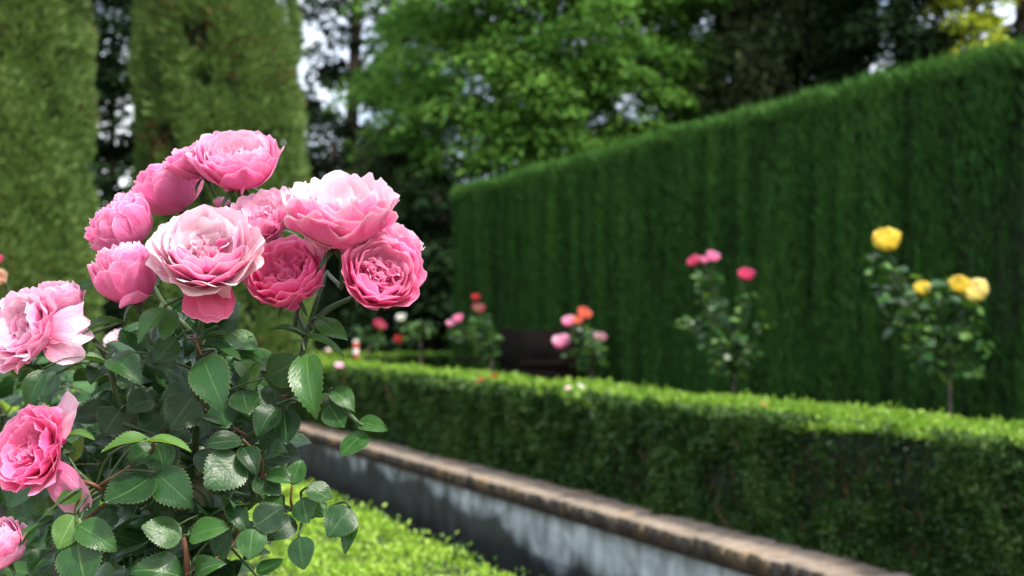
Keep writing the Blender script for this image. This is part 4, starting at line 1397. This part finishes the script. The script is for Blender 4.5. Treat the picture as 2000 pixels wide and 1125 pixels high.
for k in (dict(px=282, py=690, Y=1.70, Rpx=34, d=(.1, -.5, .8), kind='cup', seed=41, mat='pet_red'),
          dict(px=268, py=742, Y=1.72, Rpx=26, d=(.3, -.7, .4), kind='cup', seed=42, mat='pet_red'),
          dict(px=434, py=634, Y=1.70, Rpx=26, d=(.1, -.5, .8), kind='cup', seed=43, mat='pet_mid'),
          dict(px=232, py=672, Y=1.75, Rpx=28, d=(-.2, -.5, .8), kind='loose', seed=44, mat='pet_pale'),
          dict(px=-4, py=512, Y=2.0, Rpx=13, d=(.1, -.5, .8), kind='cup', seed=45, mat='pet_cerise'),
          dict(px=-6, py=546, Y=2.0, Rpx=20, d=(.3, -.7, .4), kind='cup', seed=46, mat='pet_peach')):
    R = k['Rpx'] * k['Y'] / F
    Mw = Matrix.Translation(P(k['px'], k['py'], k['Y'])) @ axis_frame(k['d'])
    e = link('rose', hip_mesh(R), bush2, mat=world_inv(bush2) @ Mw)
    pets, (IV, IU, IQ), sc = rose_geometry(k['kind'], k['seed'], 7, 7, .6)
    for V, uv in pets:
        link('petal', mesh_np('petal', V * R, grid_quads(7, 7), M[k['mat']], True, uv), e)
r = np.random.default_rng(404)
cnt = 0
while cnt < 56:
    px, py = r.uniform(-20, 330), r.uniform(690, 1150)
    B = P(px, py, r.uniform(1.62, 1.95))
    if py < 740 and r.random() < .5:
        continue
    ang = r.uniform(0, 6.28)
    compound_leaf(bush2, B, Vector((math.cos(ang), -abs(r.normal(.2, .3)), math.sin(ang) * .5 - .1)), r.uniform(.05, .07),
                  Vector((r.normal(0, .4), -.45, .8)), ['leaf_dark', 'leaf_mid', 'leaf_mid'], r)
    cnt += 1


for i in range(26):
    B = P(r.uniform(10, 240), r.uniform(670, 830), r.uniform(1.55, 1.85))
    ang = r.uniform(0, 6.28)
    compound_leaf(bush2, B, Vector((math.cos(ang), -abs(r.normal(.2, .3)), math.sin(ang) * .5 - .1)), r.uniform(.05, .07),
                  Vector((r.normal(0, .4), -.45, .8)), ['leaf_dark', 'leaf_dark', 'leaf_mid'], r)


# ------------------------------------------------------------------ standard roses along the terrace
def small_rose(kind, seed, mat, R):
    pets, (IV, IU, IQ), sc = rose_geometry(kind, seed, 6, 6, .7)
    V, U, Q, m = [], [], [], 0
    for a, uv in pets:
        V.append(a * R); U.append(uv); Q.append(grid_quads(6, 6, m)); m += len(a)
    V.append(IV * R); U.append(IU); Q.append(IQ + m)
    return mesh_np('rose', np.concatenate(V), np.concatenate(Q), M[mat], True, np.concatenate(U))


def small_leaf(mat, seed):
    V, uv = [], []
    r = np.random.default_rng(seed)
    for t, hw in ((0, .03), (.25, .36), (.6, .40), (1, .02)):
        for s in (-1, 0, 1):
            V.append((hw * s, t, .18 * abs(hw * s) - .25 * (t - .4) ** 2 + r.normal(0, .01)))
            uv.append((.5 + s * .5, t))
    return mesh_np('leaf', V, grid_quads(3, 4), M[mat], True, uv)


SLEAF = [small_leaf('leaf_dark', 1), small_leaf('leaf_mid', 2), small_leaf('leaf_mid', 3), small_leaf('leaf_fresh', 4), small_leaf('leaf_dark', 5)]


def standard_rose(label, bpx, Y, blooms, crown, n_leaf, seed, stake=.011, bloom_kind='cup', lsize=.05):
    """bpx: pixel column of the foot; blooms (px, py, Rpx, material); crown: ellipses (px, py, rx, ry, weight)"""
    r = np.random.default_rng(seed)
    ft = P(bpx, HOR, Y)
    e = empty('standard_rose', (ft.x, ft.y, TER), label, 'standard rose', 'standard roses along the low hedge')
    cen = np.array([[c[0], c[1]] for c in crown])
    fork_py = max(c[1] + c[3] * .5 for c in crown)
    fork_px = bpx + (crown[0][0] - bpx) * .25
    fork = P(fork_px, fork_py, Y)
    foot = Vector((ft.x, ft.y, TER))
    sp = spline([foot, foot.lerp(fork, .5) + Vector((r.normal(0, .01), 0, 0)), fork], 4)
    tube_part(e, 'trunk', sp, list(np.linspace(stake, stake * .7, len(sp))), M['woody_stem'], 7)
    br = []
    for (px, py, Rp, m) in blooms:
        yo = Y + r.normal(0, .06)
        top = P(px, py + Rp * .35, yo)
        pts = spline([fork, fork.lerp(top, .5) + Vector((r.normal(0, .03), r.normal(0, .04), .02)), top], 5)
        tube_part(e, 'branch', pts, list(np.linspace(stake * .5, .0028, len(pts))), M['green_stem'], 6)
        br += [(p, .45) for p in pts[4:-1]] * 2
        d = Vector((r.normal(0, .3), -.5, .75))
        link('rose', small_rose(bloom_kind, int(seed * 10 + px), m, Rp * yo / F * 1.12), e, mat=world_inv(e) @ Matrix.Translation(P(px, py, yo) - d.normalized() * Rp * yo / F * .35) @ axis_frame(d))
    for c in crown:
        for k in range(2):
            tip = P(c[0] + r.normal(0, c[2] * .6), c[1] + r.normal(0, c[3] * .5), Y + r.normal(0, .1))
            pts = spline([fork, fork.lerp(tip, .5) + Vector((0, 0, .03)), tip], 4)
            tube_part(e, 'branch', pts, list(np.linspace(stake * .45, .002, len(pts))), M['green_stem'], 5)
    wts = np.array([c[4] for c in crown], float)
    wts /= wts.sum()
    for i in range(n_leaf):
        if r.random() < .22 and br:
            p = br[int(r.integers(0, len(br)))][0] + Vector(r.normal(0, .022, 3))
        else:
            c = crown[int(r.choice(len(crown), p=wts))]
            a, q = r.uniform(0, 6.28), math.sqrt(r.random())
            p = P(c[0] + c[2] * q * math.cos(a), c[1] + c[3] * q * math.sin(a), Y + r.normal(0, c[2] * Y / F * .55))
        ang = r.uniform(0, 6.28)
        y = Vector((math.cos(ang), math.sin(ang), r.normal(-.35, .35))).normalized()
        n = Vector((r.normal(0, .35), r.normal(-.25, .35), 1))
        z = (n - y * n.dot(y)).normalized()
        s = lsize * r.uniform(.75, 1.35)
        m = Matrix((y.cross(z) * s, y * s, z * s)).transposed().to_4x4()
        m.translation = p
        link('leaf', SLEAF[int(r.integers(0, 5))], e, mat=world_inv(e) @ m)
    return e


def YR(px, v=4.2):
    return F * v / (CA * (px + 130.0))


standard_rose('standard rose with four yellow blooms nearest the right edge', 1862, YR(1862),
              [(1732, 478, 27, 'pet_yellow'), (1801, 569, 17, 'pet_yellow'), (1872, 563, 21, 'pet_yellow'), (1908, 577, 25, 'pet_lemon')],
              [(1830, 615, 95, 62, 3), (1860, 680, 75, 48, 2), (1745, 560, 42, 34, .8), (1850, 560, 40, 22, .7), (1790, 690, 45, 25, .5), (1712, 515, 25, 22, .35), (1870, 720, 48, 26, .8)], 330, 7, stake=.010, bloom_kind='globe')
standard_rose('standard rose with bright pink blooms on two tall shoots', 1440, YR(1440),
              [(1357, 512, 13, 'pet_cerise'), (1391, 504, 14, 'pet_mid'), (1374, 509, 9, 'pet_mid'), (1457, 540, 16, 'pet_cerise')],
              [(1420, 650, 62, 34, 3), (1430, 690, 48, 28, 2), (1350, 635, 36, 16, .7), (1390, 560, 24, 34, .8), (1465, 590, 30, 28, .9), (1430, 715, 40, 20, .8), (1480, 640, 28, 24, .5)], 290, 8, stake=.013)
standard_rose('standard rose with pink and orange blooms beside the dark bench', 1162, YR(1162),
              [(1140, 614, 15, 'pet_orange'), (1112, 630, 14, 'pet_blush'), (1128, 628, 10, 'pet_orange'), (1098, 672, 17, 'pet_blush'), (1170, 663, 14, 'pet_blush')],
              [(1140, 660, 30, 28, 2), (1165, 690, 24, 22, 1.4), (1120, 695, 26, 14, .5), (1150, 712, 26, 14, .7)], 150, 9, stake=.012)
standard_rose('standard rose with deep red blooms at its top in front of the bench end', 965, YR(965),
              [(930, 582, 8, 'pet_red'), (934, 605, 12, 'pet_cerise'), (895, 624, 10, 'pet_mid'), (880, 634, 8, 'pet_blush')],
              [(945, 650, 28, 30, 2), (955, 688, 22, 20, 1.2), (895, 655, 26, 14, .7), (940, 625, 18, 18, .7)], 150, 10, stake=.014)
standard_rose('pale leaved standard rose with one white and one dark red bloom', 823, YR(823),
              [(784, 622, 10, 'pet_white'), (779, 665, 10, 'pet_red')],
              [(815, 645, 32, 20, 2), (800, 660, 24, 14, 1), (838, 640, 14, 14, .6)], 85, 11, stake=.014)
standard_rose('farthest standard rose with a single cerise bloom', 717, YR(717),
              [(740, 637, 12, 'pet_cerise')],
              [(728, 655, 24, 22, 2), (735, 670, 18, 14, 1), (700, 650, 16, 12, .5)], 70, 12, stake=.014)

# ------------------------------------------------------------------ slatted bench in front of the tall hedge
ub, vb = uv_of(1035, 12.1)
bench = gthing('garden_bench', 'dark brown slatted garden bench standing against the foot of the tall hedge', 'bench', ub, 4.95, TER)
hl = .80
for k in range(6):
    b = MB(); z = .40 + .075 * k
    b.box(.05 + .018 * k, .075 + .018 * k, -hl, hl, z, z + .062)
    link('back_slat', b.mesh('back_slat', M['wood_dark']), bench)
for k in range(5):
    b = MB(); x = -.40 + .088 * k
    b.box(x, x + .072, -hl, hl, .335, .36)
    link('seat_slat', b.mesh('seat_slat', M['wood_dark']), bench)
for sgn in (-1, 1):
    b = MB(); y = sgn * (hl - .06)
    b.box(.082, .145, y - .03, y + .03, 0, .86)
    link('rear_post', b.mesh('rear_post', M['wood_dark']), bench)
    b = MB()
    b.box(-.41, -.35, y - .03, y + .03, 0, .332)
    link('leg', b.mesh('leg', M['wood_dark']), bench)
    b = MB()
    b.box(-.40, .08, y - .035, y + .035, .54, .575)
    link('armrest', b.mesh('armrest', M['wood_dark']), bench)
b = MB()
b.box(.06, .082, -hl + .02, hl - .02, .36, .84)
link('back_board', b.mesh('back_board', M['wood_dark']), bench)


# ------------------------------------------------------------------ red and white posts
def paint(name, c):
    m, t, out = new_mat(name)
    p = nd(t, 'ShaderNodeBsdfPrincipled', Roughness=.5)
    p.inputs['Base Color'].default_value = (*c, 1)
    t.links.new(p.outputs[0], out.inputs[0])
    return m


M['p_white'] = paint('white_paint', (.55, .55, .53))
M['p_red'] = paint('orange_red_paint', (.62, .12, .05))
for (px, Y, ptop, lab, wv) in ((695, 15.2, 664, 'white and red striped marker post beyond the low hedge', .030), (641, 16.4, 680, 'faint red striped marker post left of the white one', .03), (461, 16.0, 690, 'orange and white striped post glimpsed through the rose leaves', .05)):
    p = P(px, HOR, Y)
    top = P(px, ptop, Y).z
    z0 = TER
    e = empty('marker_post', (p.x, p.y, z0), lab, 'post')
    b = MB(); b.tube([(0, 0, 0), (0, 0, top - z0)], wv, 10)
    link('shaft', b.mesh('shaft', M['p_white'], True), e)
    hh = top - z0
    for k in range(3):
        zc = hh - (.06 + k * .13) * 1
        if zc > .1:
            b = MB(); b.tube([(0, 0, zc - .035), (0, 0, zc + .035)], wv + .003, 10, cap=False)
            link('stripe', b.mesh('stripe', M['p_red'], True), e)

# ------------------------------------------------------------------ petals fallen on the clipped top of the low hedge
for (px, py, m, lab, s) in ((966, 738, 'pet_red', 'fallen red petals lying on the low hedge under the deep red rose', .05), (938, 745, 'pet_orange', 'fallen orange petal on the hedge top left of the red one', .05),
                            (663, 717, 'pet_blush', 'small fallen pink bloom on the far end of the low hedge', .075), (1135, 757, 'pet_white', 'fallen white petal on the hedge below the pink and orange rose', .04),
                            (1110, 760, 'pet_blush', 'fallen pale pink petal beside the white one on the hedge', .035), (1492, 792, 'pet_orange', 'fallen orange petal on the hedge near the two shoot pink rose', .035)):
    Y = (EYE - HT - .02) * F / (py - HOR)
    r = np.random.default_rng(px)
    V, uv = petal_grid(0, .05, 0, 1.0, .55, 80, 60, 40, r, 6, 6, .08)
    o = link('fallen_petal', mesh_np('fallen_petal', (V - np.array([.5, 0, 0])) * s, grid_quads(6, 6), M[m], True, uv), mat=Matrix.Translation(P(px, py, Y)) @ Matrix.Rotation(r.uniform(0, 6), 4, 'Z'))
    tag(o, lab, 'petal', 'petals fallen on the low hedge')
